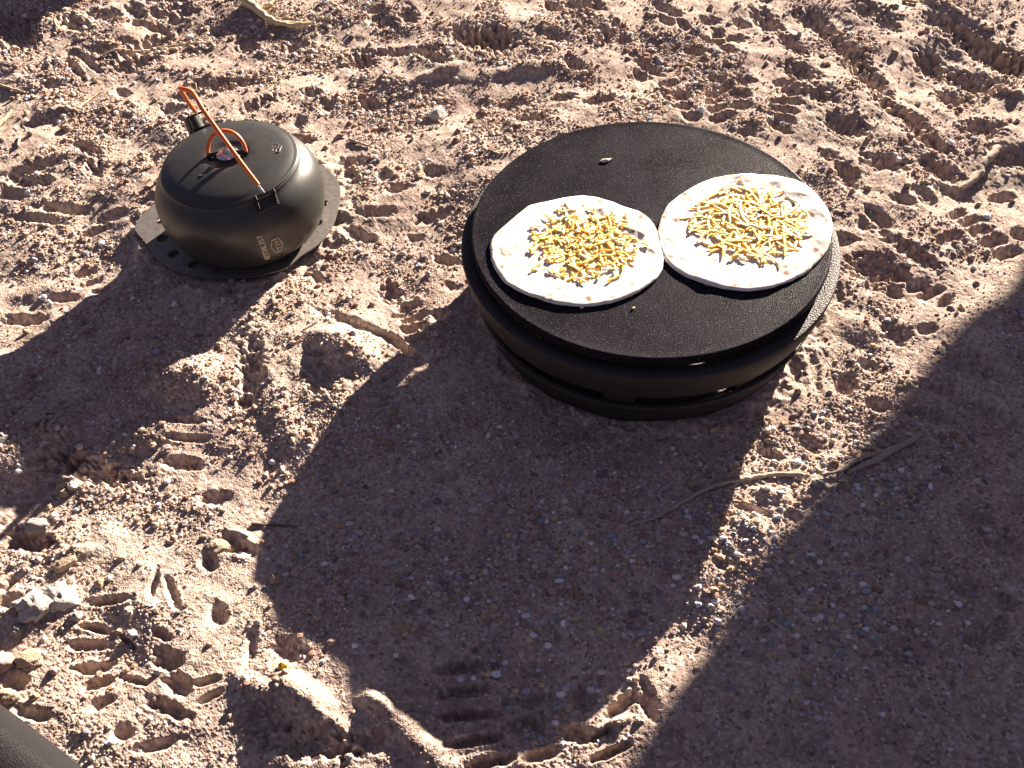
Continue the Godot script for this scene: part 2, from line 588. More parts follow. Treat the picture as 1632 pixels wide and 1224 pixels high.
	pit(-0.146, 0.804, 0.019, 0.015, -1.19, 10.0)
	pit(-0.122, 0.776, 0.017, 0.009, 0.15, 8.0)
	pit(-0.114, 0.753, 0.019, 0.008, 0.41, 9.2)
	pit(-0.112, 0.735, 0.018, 0.007, 0.28, 9.2)
	pit(-0.109, 0.719, 0.017, 0.006, 0.27, 8.0)
	pit(-0.126, 0.762, 0.016, 0.006, 0.36, 6.9)
	pit(-0.083, 0.756, 0.014, 0.009, 0.47, 6.9)
	pit(-0.241, 0.838, 0.013, 0.007, -1.05, 6.9)
	pit(-0.067, 0.804, 0.013, 0.009, -0.21, 5.8)
	pit(-0.091, 0.947, 0.026, 0.011, 0.17, 6.9)
	bump(-0.197, 0.705, 0.066, 0.036, -0.75, 17.0)
	pit(-0.222, 0.668, 0.033, 0.019, -1.32, 11.0)
	pit(-0.179, 0.742, 0.069, 0.009, -0.57, 6.0)
	pit(-0.128, 0.706, 0.035, 0.007, -0.75, 8.0)
	bump(-0.377, 0.677, 0.069, 0.048, -0.01, 21.0)
	bump(-0.540, 0.584, 0.105, 0.053, 0.74, 17.0)
	bump(-0.413, 0.603, 0.060, 0.028, 0.22, 9.0)
	pit(-0.305, 0.685, 0.049, 0.016, -1.47, 12.0)
	pit(-0.458, 0.560, 0.057, 0.016, -0.34, 16.0)
	pit(-0.501, 0.593, 0.025, 0.014, -1.01, 12.0)
	pit(-0.374, 0.619, 0.029, 0.005, -0.16, 6.9)
	pit(-0.362, 0.594, 0.025, 0.005, -0.16, 6.9)
	pit(-0.363, 0.561, 0.026, 0.009, -0.23, 9.0)
	pit(-0.415, 0.648, 0.016, 0.012, -0.57, 7.0)
	pit(-0.305, 0.638, 0.012, 0.009, -0.93, 8.0)
	pit(-0.321, 0.513, 0.017, 0.010, 0.04, 7.0)
	pit(-0.504, 0.656, 0.041, 0.016, 0.24, 6.0)
	pit(-0.557, 0.689, 0.033, 0.009, 0.56, 6.9)
	bump(-0.269, 0.635, 0.091, 0.028, -1.25, 6.0)
	bump(-0.242, 0.580, 0.062, 0.030, -1.20, 5.0)
	pit(-0.535, 0.614, 0.026, 0.006, 0.81, 6.9)
	pit(-0.522, 0.522, 0.036, 0.007, 0.91, 6.9)
	pit(-0.576, 0.644, 0.013, 0.007, 0.71, 5.8)
	pit(-0.505, 0.477, 0.026, 0.012, -0.37, 18.0)
	pit(-0.296, 0.459, 0.017, 0.011, -0.46, 9.0)
	pit(-0.315, 0.439, 0.011, 0.008, -0.96, 8.0)
	pit(-0.296, 0.381, 0.013, 0.008, -1.26, 10.0)
	pit(-0.279, 0.450, 0.014, 0.008, -0.40, 7.0)
	bump(-0.288, 0.465, 0.018, 0.010, -0.37, 6.0)
	pit(-0.405, 0.401, 0.024, 0.005, 0.01, 11.5)
	pit(-0.412, 0.374, 0.015, 0.004, -0.24, 10.3)
	pit(-0.413, 0.357, 0.020, 0.005, -0.01, 11.5)
	pit(-0.405, 0.335, 0.017, 0.006, 0.07, 11.5)
	pit(-0.395, 0.319, 0.014, 0.006, 0.31, 10.3)
	pit(-0.385, 0.299, 0.012, 0.006, 0.47, 9.0)
	pit(-0.378, 0.359, 0.013, 0.003, -0.68, 6.9)
	pit(-0.343, 0.361, 0.011, 0.005, -0.59, 9.2)
	pit(-0.361, 0.319, 0.016, 0.004, -0.33, 8.0)
	pit(-0.334, 0.337, 0.016, 0.010, -0.41, 13.0)
	pit(-0.319, 0.312, 0.014, 0.009, -0.54, 12.0)
	pit(-0.323, 0.290, 0.025, 0.006, -0.47, 10.0)
	pit(-0.294, 0.312, 0.013, 0.004, 0.19, 8.0)
	pit(-0.286, 0.298, 0.015, 0.004, 0.39, 8.0)
	pit(-0.359, 0.271, 0.009, 0.008, -0.63, 7.0)
	pit(-0.328, 0.258, 0.021, 0.006, 0.18, 6.0)
	pit(-0.509, 0.427, 0.016, 0.007, 0.88, 9.2)
	pit(-0.502, 0.406, 0.011, 0.008, 0.49, 9.0)
	pit(-0.468, 0.323, 0.012, 0.008, -0.26, 10.0)
	pit(-0.442, 0.293, 0.021, 0.006, -0.26, 7.0)
	pit(-0.364, 0.416, 0.017, 0.004, 1.55, 6.0)
	pit(-0.343, 0.404, 0.020, 0.005, -1.09, 6.0)
	bump(-0.247, 0.302, 0.037, 0.013, -0.63, 9.0)
	bump(-0.451, 0.457, 0.037, 0.012, 0.05, 4.0)
	bump(-0.387, 0.347, 0.060, 0.043, -0.61, -5.0)
	bump(-0.210, 0.294, 0.058, 0.021, -0.63, 14.0)
	bump(-0.139, 0.283, 0.023, 0.016, -0.48, 9.0)
	pit(-0.192, 0.252, 0.042, 0.014, -0.17, 14.0)
	bump(-0.116, 0.265, 0.048, 0.024, -0.79, 8.0)
	bump(-0.089, 0.235, 0.033, 0.018, -0.70, 5.0)
	pit(-0.238, 0.274, 0.014, 0.012, -0.94, 9.0)
	pit(-0.143, 0.251, 0.014, 0.010, -0.20, 9.0)
	pit(-0.064, 0.311, 0.025, 0.006, 0.02, 12.9)
	pit(-0.061, 0.289, 0.027, 0.006, -0.02, 12.5)
	pit(-0.059, 0.267, 0.026, 0.005, -0.00, 13.8)
	pit(-0.054, 0.245, 0.024, 0.005, 0.10, 12.5)
	pit(-0.041, 0.228, 0.021, 0.005, 0.13, 12.9)
	pit(0.002, 0.307, 0.014, 0.008, -0.07, 7.5)
	pit(-0.000, 0.279, 0.019, 0.007, 0.10, 8.8)
	pit(-0.005, 0.258, 0.018, 0.007, 0.02, 10.0)
	pit(0.044, 0.279, 0.016, 0.011, -1.35, 11.2)
	pit(0.076, 0.268, 0.017, 0.006, 0.53, 13.8)
	pit(0.035, 0.247, 0.015, 0.008, -0.22, 12.5)
	pit(0.062, 0.229, 0.018, 0.004, 0.35, 12.9)
	pit(0.056, 0.245, 0.011, 0.003, 0.44, 10.1)
	pit(0.098, 0.272, 0.021, 0.009, -1.38, 10.0)
	bump(0.094, 0.284, 0.016, 0.006, -0.91, 5.0)
	bump(0.068, 0.253, 0.022, 0.006, 0.27, 6.0)
	pit(0.002, 0.231, 0.016, 0.005, 0.18, 10.0)
	pit(-0.118, 0.316, 0.015, 0.014, -1.24, 6.0)
	pit(-0.222, 0.335, 0.019, 0.011, -0.50, 7.0)
	pit(-0.258, 0.344, 0.018, 0.006, 1.56, 5.0)
	bump(-0.083, 0.428, 0.112, 0.062, -0.11, -7.0)
	bump(-0.150, 0.522, 0.052, 0.032, 0.35, 5.0)
	bump(0.022, 0.508, 0.039, 0.033, 1.52, -5.0)
	bump(0.113, 0.501, 0.065, 0.031, -0.52, 4.0)
	pit(0.311, 0.532, 0.019, 0.008, -0.68, 6.0)
	pit(0.268, 0.519, 0.015, 0.007, -0.67, 6.9)
	bump(0.255, 0.466, 0.030, 0.011, -0.40, 5.0)
	bump(0.222, 0.432, 0.024, 0.010, -0.50, 5.0)
	pit(0.232, 0.449, 0.018, 0.005, -0.40, 5.8)
	pit(0.268, 0.439, 0.010, 0.008, 0.32, 4.0)
	pit(0.189, 0.393, 0.007, 0.006, 0.42, 5.0)
	# crumbly clods over everything, thicker in some patches than in others
	var patch := noise(4, 6.0, 3)
	var cell := noise(5, 120.0, 1, FastNoiseLite.TYPE_CELLULAR)
	cell.cellular_return_type = FastNoiseLite.RETURN_DISTANCE
	var cell2 := noise(6, 270.0, 1, FastNoiseLite.TYPE_CELLULAR)
	cell2.cellular_return_type = FastNoiseLite.RETURN_DISTANCE
	var fine := noise(7, 160.0, 3)
	level(-0.352, 0.967, 0.128, 0.045, -0.001, 0.035)
	level(0.166, 0.761, 0.205, 0.05, -0.005, 0.0)
	var bank := noise(15, 22.0, 3)
	for j in NZ:
		var f := row_f(j)
		var l := left_of(f)
		var w := (right_of(f) - l) / (NX - 1)
		for i in NX:
			var x := l + w * i
			var n := j * NX + i
			var out1 := Vector2(x - 0.166, f - 0.761).length() - 0.205
			var out2 := Vector2(x + 0.352, f - 0.967).length() - 0.141
			if out1 > -0.02 and out1 < 0.05: gy[n] += (0.002 + 0.010 * bank.get_noise_2d(x, f)) * exp(-pow(out1 / 0.017, 2))
			if out2 > -0.03 and out2 < 0.05: gy[n] += (0.003 + 0.012 * bank.get_noise_2d(x, f)) * exp(-pow(out2 / 0.014, 2))
			var p := clampf(0.5 + 1.5 * patch.get_noise_2d(x, f), 0.08, 1.0) * (1.0 - 0.5 * smoothstep(0.25, 0.5, x) * smoothstep(0.5, 0.8, f)) * (1.0 - 0.8 * mask[n])
			var c := 0.35 - (cell.get_noise_2d(x, f) + 1.0)
			var c2 := 0.35 - (cell2.get_noise_2d(x, f) + 1.0)
			gy[n] += p * (0.0014 * maxf(c, 0.0) + 0.0018 * maxf(c2, -0.1)) + 0.0005 * fine.get_noise_2d(x, f) + rng.randf_range(-0.00014, 0.00014)
	# the mesh: the fine grid, with skirts of coarse cells on all sides that run out to the horizon
	var sk := 16
	var tx := NX + 2 * sk
	var tz := NZ + 2 * sk
	var v := PackedVector3Array()
	var nrm := PackedVector3Array()
	var col := PackedColorArray()
	v.resize(tx * tz); nrm.resize(tx * tz); col.resize(tx * tz)
	var tone := noise(11, 5.0, 4)
	var tone3 := noise(14, 16.0, 4)
	var tone2 := noise(12, 55.0, 3)
	var spot := noise(13, 380.0, 1, FastNoiseLite.TYPE_CELLULAR)
	spot.cellular_return_type = FastNoiseLite.RETURN_CELL_VALUE
	for jj in tz:
		var j := clampi(jj - sk, 0, NZ - 1)
		var f := row_f(j)
		var out_f := 0.0
		if jj < sk: out_f = -(pow(1.75, sk - jj) - 1.0) * 0.012
		elif jj >= sk + NZ: out_f = (pow(1.75, jj - sk - NZ + 1) - 1.0) * 0.012
		var l := left_of(f)
		var w := (right_of(f) - l) / (NX - 1)
		for ii in tx:
			var i := clampi(ii - sk, 0, NX - 1)
			var x := l + w * i
			if ii < sk: x -= (pow(1.75, sk - ii) - 1.0) * 0.012
			elif ii >= sk + NX: x += (pow(1.75, ii - sk - NX + 1) - 1.0) * 0.012
			var far := maxf(absf(x) - 1.2, absf(out_f))
			var h := gy[j * NX + i]
			if far > 0.0: h = lerpf(h, 0.011 * big.get_noise_2d(x, f + out_f) + 0.05 * big.get_noise_2d(x * 0.1, (f + out_f) * 0.1), clampf(far * 4.0, 0, 1))
			v[jj * tx + ii] = Vector3(x, h, -(f + out_f))
			var t := 0.5 + 0.9 * tone.get_noise_2d(x, f) + 0.5 * tone2.get_noise_2d(x, f)
			var c := Color(0.42, 0.335, 0.272).lerp(Color(0.34, 0.254, 0.214), clampf(t, 0, 1)) * (1.0 + 0.22 * tone3.get_noise_2d(x, f))
			var s := spot.get_noise_2d(x, f)
			c = c * (1.0 + 0.30 * s)
			if s > 0.86: c = c.lerp(Color(0.56, 0.50, 0.45), 0.7)
			elif s < -0.9: c = c.lerp(Color(0.13, 0.10, 0.10), 0.6)
			c.a = 1.0
			col[jj * tx + ii] = c
	var idx := PackedInt32Array()
	idx.resize((tx - 1) * (tz - 1) * 6)
	var o := 0
	for jj in tz:
		var ja := maxi(jj - 1, 0) * tx
		var jb := mini(jj + 1, tz - 1) * tx
		for ii in tx:
			var n := jj * tx + ii
			var a := v[jj * tx + mini(ii + 1, tx - 1)] - v[jj * tx + maxi(ii - 1, 0)]
			var b := v[jb + ii] - v[ja + ii]
			nrm[n] = a.cross(b).normalized()
			if jj < tz - 1 and ii < tx - 1:
				idx[o] = n; idx[o + 1] = n + tx; idx[o + 2] = n + 1
				idx[o + 3] = n + 1; idx[o + 4] = n + tx; idx[o + 5] = n + tx + 1
				o += 6
	var g := put("sandy_ground", arrays(v, nrm, idx, col), M.sand)
	tag(g, "trampled tan desert sand with tyre and boot prints", "ground", "", "structure")


# loose grit: far too many grains to count
func build_grit() -> void:
	var patch := noise(4, 6.0, 3)
	var patch2 := noise(21, 11.0, 2)
	var beds := [Vector3(-0.06, 0.42, 0.16), Vector3(0.05, 0.36, 0.12), Vector3(0.29, 0.34, 0.10), Vector3(0.34, 0.50, 0.08), Vector3(0.2, 0.45, 0.1)]
	for variant in 3:
		var mm := MultiMesh.new()
		mm.transform_format = MultiMesh.TRANSFORM_3D
		mm.use_colors = true
		mm.mesh = rock(Vector3.ONE, 1, 0.5, 40 + variant, 3, true)
		var tr := []
		var cl := []
		var tries := 0
		while tr.size() < 26000 and tries < 700000:
			tries += 1
			var f := sqrt(rng.randf_range(0.0, 1.0)) * 1.6 + 0.17
			if rng.randf() > 0.28 + 0.8 * exp(-f * 1.3): continue
			var x := rng.randf_range(left_of(f) + 0.01, right_of(f) - 0.01)
			var p := 0.40 + 1.6 * patch.get_noise_2d(x, f) + 0.7 * patch2.get_noise_2d(x, f) - 0.45 * smoothstep(0.25, 0.5, x) * smoothstep(0.5, 0.8, f)
			if mask_at(x, f) > 0.35 and rng.randf() < 0.8: continue
			if rng.randf() > clampf(p, 0.04, 1.0): continue
			if Vector2(x - 0.166, f - 0.761).length() < 0.178 or Vector2(x + 0.352, f - 0.967).length() < 0.13: continue
			var r := 0.0006 + 0.0008 * pow(rng.randf(), 2.0) + 0.0030 * pow(rng.randf(), 18.0)
			r *= 0.8 + 0.35 * f
			var b := Basis.from_euler(Vector3(rng.randf() * TAU, rng.randf() * TAU, rng.randf() * TAU)).scaled(Vector3(r * rng.randf_range(0.8, 1.4), r * rng.randf_range(0.6, 1.0), r * rng.randf_range(0.8, 1.4)))
			tr.append(Transform3D(b, on_ground(x, f, r * 0.25)))
			var k := rng.randf()
			var c := Color(0.40, 0.30, 0.22)
			if k < 0.20: c = Color(0.52, 0.45, 0.40)
			elif k < 0.44: c = Color(0.33, 0.21, 0.16)
			elif k < 0.52: c = Color(0.18, 0.15, 0.15)
			elif k < 0.57: c = Color(0.70, 0.68, 0.68)
			elif k < 0.62: c = Color(0.30, 0.30, 0.34)
			cl.append(c * rng.randf_range(0.8, 1.15))
		# gravel beds, coarser and of many colours
		for q in 900:
			var bed: Vector3 = beds[rng.randi() % beds.size()]
			var x := bed.x + rng.randfn(0.0, 0.55) * bed.z
			var f := bed.y + rng.randfn(0.0, 0.42) * bed.z
			if f < 0.18: continue
			var r := 0.0011 + 0.0021 * pow(rng.randf(), 3.0)
			tr.append(Transform3D(Basis.from_euler(Vector3(rng.randf() * TAU, rng.randf() * TAU, rng.randf() * TAU)).scaled(Vector3(r * rng.randf_range(0.9, 1.5), r * rng.randf_range(0.7, 1.0), r)), on_ground(x, f, r * 0.35)))
			cl.append([Color(0.45, 0.37, 0.30), Color(0.62, 0.60, 0.60), Color(0.22, 0.18, 0.17), Color(0.38, 0.26, 0.22), Color(0.30, 0.31, 0.36), Color(0.50, 0.38, 0.24)][rng.randi() % 6] * rng.randf_range(0.75, 1.2))
		mm.instance_count = tr.size()
		for i in tr.size():
			mm.set_instance_transform(i, tr[i])
			mm.set_instance_color(i, cl[i])
		var o := MultiMeshInstance3D.new()
		o.multimesh = mm
		o.material_override = M.grit
		o.name = numbered("sand_grit")
		add_child(o)
		tag(o, ["coarse grains of grit scattered over the sand", "small angular crumbs strewn over the sand", "tiny rounded grains lying about on the sand"][variant], "grit", "", "stuff")


# ---------------------------------------------------------------- stones, sticks and straws

func stone(x: float, f: float, w: float, h: float, c: Color, called: String, label: String, category: String, group := "", sunk := 0.35, lumps := 0.35, chips := 4, deep := 0.8) -> void:
	var sd := int(absf(x) * 7919 + f * 104729)
	var m := rock(Vector3(w, h, w * deep), 3, lumps, sd, chips)
	var mat: StandardMaterial3D = M.stone.duplicate()
	mat.albedo_color = c.linear_to_srgb()
	var o := put(called, m, mat)
	o.position = on_ground(x, f, h * (1.0 - 2.0 * sunk) * 0.9)
	o.rotation = Vector3(rng.randf_range(-0.2, 0.2), rng.randf_range(-0.5, 0.5), rng.randf_range(-0.15, 0.15))
	tag(o, label, category, group)


func stick_mesh(pts: Array, r0: float, r1: float, lift: float, sides := 7, rough := 0.18) -> ArrayMesh:
	# pts are (x, f) on the sand, or (x, f, height above it)
	var p3 := []
	for q in pts:
		var extra: float = q.z if q is Vector3 else 0.0
		p3.append(on_ground(q.x, q.y, lift + extra))
	var path := smooth_path(p3, 7)
	for i in path.size():
		path[i] += Vector3(rng.randf_range(-1, 1), rng.randf_range(-0.5, 0.5), rng.randf_range(-1, 1)) * r0 * 0.22
	var rr := []
	for i in path.size():
		rr.append(lerpf(r0, r1, float(i) / (path.size() - 1)) * (1.0 + rng.randf_range(-0.16, 0.16)))
	return tube(path, rr, sides, rough)


# ---------------------------------------------------------------- the kettle

func text_mesh(s: String, size: float, depth: float) -> TextMesh:
	var t := TextMesh.new()
	var fnt := SystemFont.new()
	fnt.font_names = PackedStringArray(["Droid Sans"])
	fnt.font_weight = 700
	t.font = fnt
	t.text = s
	t.font_size = 32
	t.pixel_size = size / 23.0      # capital height comes out close to size
	t.depth = depth
	return t


func hexagon(r: float, thick: float, tall: float) -> ArrayMesh:
	var st := SurfaceTool.new()
	st.begin(Mesh.PRIMITIVE_TRIANGLES)
	for k in 6:
		var a := Vector3(cos(TAU * k / 6 + PI / 2), sin(TAU * k / 6 + PI / 2), 0) * r
		var b := Vector3(cos(TAU * (k + 1) / 6 + PI / 2), sin(TAU * (k + 1) / 6 + PI / 2), 0) * r
		bevel_box(st, Vector3(a.distance_to(b) + thick * 0.5, thick, tall), thick * 0.2, Transform3D(Basis(Vector3.BACK, (b - a).angle_to(Vector3.RIGHT) * signf((b - a).y + 1e-6)), (a + b) * 0.5))
	bevel_box(st, Vector3(r * 1.6, thick, tall), thick * 0.2)
	for q in [-0.42, 0.0, 0.42]:
		bevel_box(st, Vector3(thick, r * (0.62 - absf(q) * 0.4), tall), thick * 0.2, Transform3D(Basis(), Vector3(q * r, -r * (0.40 - absf(q) * 0.2), 0)))
	st.generate_normals()
	return st.commit()


func build_kettle() -> void:
	var tilt := Basis(Vector3.RIGHT, deg_to_rad(1.5))
	# the heat plate
	var out := PackedVector2Array([Vector2(0.133, 0.008), Vector2(0.1305, 0.043), Vector2(0.117, 0.071), Vector2(0.099, 0.091), Vector2(0.07, 0.112), Vector2(0.035, 0.127), Vector2(0, 0.131), Vector2(-0.035, 0.127), Vector2(-0.07, 0.111), Vector2(-0.099, 0.087), Vector2(-0.115, 0.062), Vector2(-0.124, 0.036), Vector2(-0.138, 0.012), Vector2(-0.144, -0.012), Vector2(-0.141, -0.024), Vector2(-0.125, -0.046), Vector2(-0.116, -0.060), Vector2(-0.102, -0.081), Vector2(-0.078, -0.103), Vector2(-0.047, -0.119), Vector2(-0.014, -0.126), Vector2(0.027, -0.128), Vector2(0.054, -0.123), Vector2(0.072, -0.116), Vector2(0.084, -0.103), Vector2(0.092, -0.093), Vector2(0.104, -0.083), Vector2(0.117, -0.066), Vector2(0.128, -0.036)])
	var curve := Curve2D.new()
	for i in out.size() + 1:
		var t: Vector2 = (out[(i + 1) % out.size()] - out[(i + out.size() - 1) % out.size()]) * 0.17
		curve.add_point(out[i % out.size()], -t, t)
	curve.bake_interval = 0.004
	var poly := curve.get_baked_points()
	poly.remove_at(poly.size() - 1)
	var plate := CSGCombiner3D.new()
	plate.name = "heat_plate"
	add_child(plate)
	var pp := CSGPolygon3D.new()
	pp.polygon = poly
	pp.depth = 0.002
	pp.rotation.x = -PI / 2
	pp.material = M.plate
	pp.name = "disc"
	plate.add_child(pp)
	for k in 18:
		var a := TAU * k / 18.0 - 0.05
		var h := CSGCylinder3D.new()
		h.radius = 0.0075
		h.height = 0.02
		h.sides = 20
		h.operation = CSGShape3D.OPERATION_SUBTRACTION
		h.material = M.plate
		h.position = Vector3(cos(a) * 0.110, 0, sin(a) * 0.110)
		h.name = "hole"
		plate.add_child(h, true)
	plate.transform = Transform3D(tilt, Vector3(-0.352, 0.0095, -0.967))
	tag(plate, "flat grey metal heat plate with round holes, under the black kettle on the sand", "heat plate")
	# the kettle itself; its x axis runs along the handle lugs towards the viewer
	var k := thing("kettle", "dark grey camping kettle with orange wire handle standing on a flat plate", "kettle", Vector3(-0.3335, 0.0142, -0.938))
	k.transform.basis = tilt * Basis(Vector3.UP, -1.036)
	var body_profile := [Vector2(0, 0), Vector2(0.082, 0), Vector2(0.0885, 0.0012), Vector2(0.0935, 0.0045), Vector2(0.0980, 0.0110), Vector2(0.1020, 0.0205), Vector2(0.1050, 0.032), Vector2(0.1065, 0.044), Vector2(0.1066, 0.055), Vector2(0.1050, 0.066), Vector2(0.1015, 0.0755), Vector2(0.0965, 0.0835), Vector2(0.0910, 0.0895), Vector2(0.0875, 0.0930), Vector2(0.0862, 0.0955), Vector2(0.0868, 0.0975), Vector2(0.0850, 0.0985), Vector2(0.0838, 0.0975), Vector2(0.0838, 0.090)]
	var body := put("body", lathe(body_profile, 128), M.kettle, k)
	var lid_profile := [Vector2(0.083, 0.0955), Vector2(0.0852, 0.0982), Vector2(0.0853, 0.1000), Vector2(0.0838, 0.1012), Vector2(0.0815, 0.1012), Vector2(0.0800, 0.1022), Vector2(0.0700, 0.1050), Vector2(0.0550, 0.1078), Vector2(0.0380, 0.1098), Vector2(0.0290, 0.1106), Vector2(0.0262, 0.1100), Vector2(0.0235, 0.1086), Vector2(0.0, 0.1086)]
	var lid := put("lid", lathe(lid_profile, 128), M.kettle, k)
	var kp := put("knob_plate", lathe([Vector2(0.0135, 0.109), Vector2(0.0140, 0.1125), Vector2(0.012, 0.1145), Vector2(0.007, 0.1158), Vector2(0.0, 0.1162)], 40), M.chrome, lid)
	put("rivet", lathe([Vector2(0.0045, 0.1155), Vector2(0.0045, 0.118), Vector2(0.003, 0.1195), Vector2(0.0, 0.12)], 20), M.chrome, lid)
	# loop on the lid, hinged at both ends and tipped back; w runs across the picture
	var across := Vector3(0.50, 0, -0.866)
	var lean := Vector3(0.866, 0, 0.50)
	var pts := []
	for q in 13:
		var a := PI * q / 12.0
		pts.append(across * cos(a) * 0.0235 + Vector3(0, 0.1125 + 0.0215 * sin(a), 0) - lean * 0.016 * sin(a))
	put("lid_loop", tube(smooth_path(pts, 3), [0.0026], 10), M.orange, lid)
	for s in [-1.0, 1.0]:
		var e := put("loop_end", tube(PackedVector3Array([across * 0.0245 * s + Vector3(0, 0.1115, 0), across * 0.010 * s + Vector3(0, 0.1128, 0)]), [0.0030], 10), M.black_metal, lid)
	put("vent_hole", lathe([Vector2(0.0032, 0.1088), Vector2(0.0032, 0.11), Vector2(0.0024, 0.1096), Vector2(0.0, 0.1090)], 16), M.black_metal, lid).position = Vector3(0.026, -0.0003, 0.035).rotated(Vector3.UP, -0.25)
	# hexagon badge pressed into the lid
	var badge := put("badge", hexagon(0.0105, 0.0011, 0.0010), M.plate, lid)
	var to_world := Basis(Vector3.UP, -1.036).inverse()
	badge.transform = Transform3D(to_world * Basis(Vector3.UP, -0.18) * Basis(Vector3.RIGHT, -PI / 2), to_world * Vector3(0.0555, 0.1073, -0.010))
	badge.rotate_object_local(Vector3.RIGHT, 0.0)
	var bt := put("badge_letters", text_mesh("GSI", 0.0056, 0.0010), M.plate, lid)
	bt.transform = badge.transform * Transform3D(Basis(), Vector3(0, 0.0042, 0))
	# lettering that runs up the wall, in the kettle's own profile
	var word := "KETTALIST"
	var yaw := 0.16
	var wall := Curve2D.new()
	for q in body_profile.slice(2, 12): wall.add_point(q)
	for i in word.length():
		var s := 0.0245 + 0.0049 * i
		var a: Vector2 = wall.sample_baked(s)
		var b: Vector2 = wall.sample_baked(s + 0.001)
		var d := (b - a).normalized()
		var e := Vector3(cos(yaw), 0, sin(yaw))
		var side := Vector3(-sin(yaw), 0, cos(yaw))
		var up := e * d.x + Vector3(0, d.y, 0)
		var nrm := (e * d.y - Vector3(0, d.x, 0)).normalized()
		var lt := put("letter", text_mesh(word[i], 0.0068, 0.0006), M.print, body)
		# the letters' baseline runs up the wall, so their own up points back to the left
		lt.transform = Transform3D(Basis(up, nrm.cross(up), nrm), e * a.x + Vector3(0, a.y, 0) + nrm * 0.0002)
	var hx := put("printed_badge", hexagon(0.0085, 0.0009, 0.0006), M.print, body)
	var yw := yaw - 0.15
	var e2 := Vector3(cos(yw), 0, sin(yw))
	var a2: Vector2 = wall.sample_baked(0.042)
	var d2: Vector2 = (wall.sample_baked(0.044) - wall.sample_baked(0.040)).normalized()
	var up2 := e2 * d2.x + Vector3(0, d2.y, 0)
	var n2 := (e2 * d2.y - Vector3(0, d2.x, 0)).normalized()
	hx.transform = Transform3D(Basis(up2, n2.cross(up2), n2).scaled_local(Vector3(1.6, 0.9, 1)), e2 * a2.x + Vector3(0, a2.y, 0) + n2 * 0.0003)
	# lugs
	for s in [1.0, -1.0]:
		var st := SurfaceTool.new()
		st.begin(Mesh.PRIMITIVE_TRIANGLES)
		bevel_box(st, Vector3(0.0020, 0.0150, 0.030), 0.0006, Transform3D(Basis(Vector3.BACK, 0.70), Vector3(0.0945, 0.0885, 0)))
		for z in [-1.0, 1.0]:
			# an ear: a small plate that narrows upwards and outwards to the pivot
			for q in 6:
				var t := q / 5.0
				bevel_box(st, Vector3(0.0042, lerpf(0.0150, 0.0062, t), 0.0016), 0.0004, Transform3D(Basis(Vector3.BACK, 0.95), Vector3(lerpf(0.0945, 0.1035, t), lerpf(0.0890, 0.1075, t), 0.0115 * z)))
		st.generate_normals()
		var lug := put("handle_lug", st.commit(), M.black_metal, k)
		if s < 0: lug.rotation.y = PI
		lug.position = Vector3(0, 0.006, -0.006 if s > 0 else -0.0005)
		put("rivet", tube(PackedVector3Array([Vector3(0.1010, 0.1070, 0.0150), Vector3(0.1010, 0.1070, -0.0150)]), [0.0013], 10), M.black_metal, lug)
	# the spout, behind, between the far lug and the lid
	put("spout", tube(PackedVector3Array([Vector3(-0.088, 0.066, 0.006), Vector3(-0.104, 0.078, 0.006), Vector3(-0.114, 0.090, 0.006), Vector3(-0.121, 0.099, 0.006)]), [0.017, 0.014, 0.0115, 0.0105], 20), M.kettle, k)
	# the bail
	var off := Vector3(0, 0.004, 0.020)
	var hz := Vector3(0, 0.006, -0.006)
	var hb := Vector3(0, 0.006, 0.0005)
	var hp := [hz + Vector3(0.1005, 0.107, 0.0), hz + Vector3(0.094, 0.116, 0) + off * 0.1, hz + Vector3(0.073, 0.137, 0) + off * 0.4, hz + Vector3(0.042, 0.169, 0) + off * 0.8, hz + Vector3(0.026, 0.187, 0) + off, hz + Vector3(0.017, 0.193, 0) + off, hz + Vector3(0.0, 0.195, 0) + off, hb + Vector3(-0.017, 0.193, 0) + off, hb + Vector3(-0.026, 0.187, 0) + off, hb + Vector3(-0.042, 0.169, 0) + off * 0.8, hb + Vector3(-0.073, 0.137, 0) + off * 0.4, hb + Vector3(-0.094, 0.116, 0) + off * 0.1, hb + Vector3(-0.1005, 0.107, 0.0)]
	var bail := put("handle", tube(smooth_path(hp.slice(1, 12), 6), [0.0027], 12), M.orange, k)
	for s in [0, 1]:
		put("handle_wire", tube(PackedVector3Array([hp[0 if s == 0 else 12], hp[1 if s == 0 else 11] * 0.7 + hp[2 if s == 0 else 10] * 0.3]), [0.0016], 8), M.chrome, bail)


# ---------------------------------------------------------------- the griddle and its stand

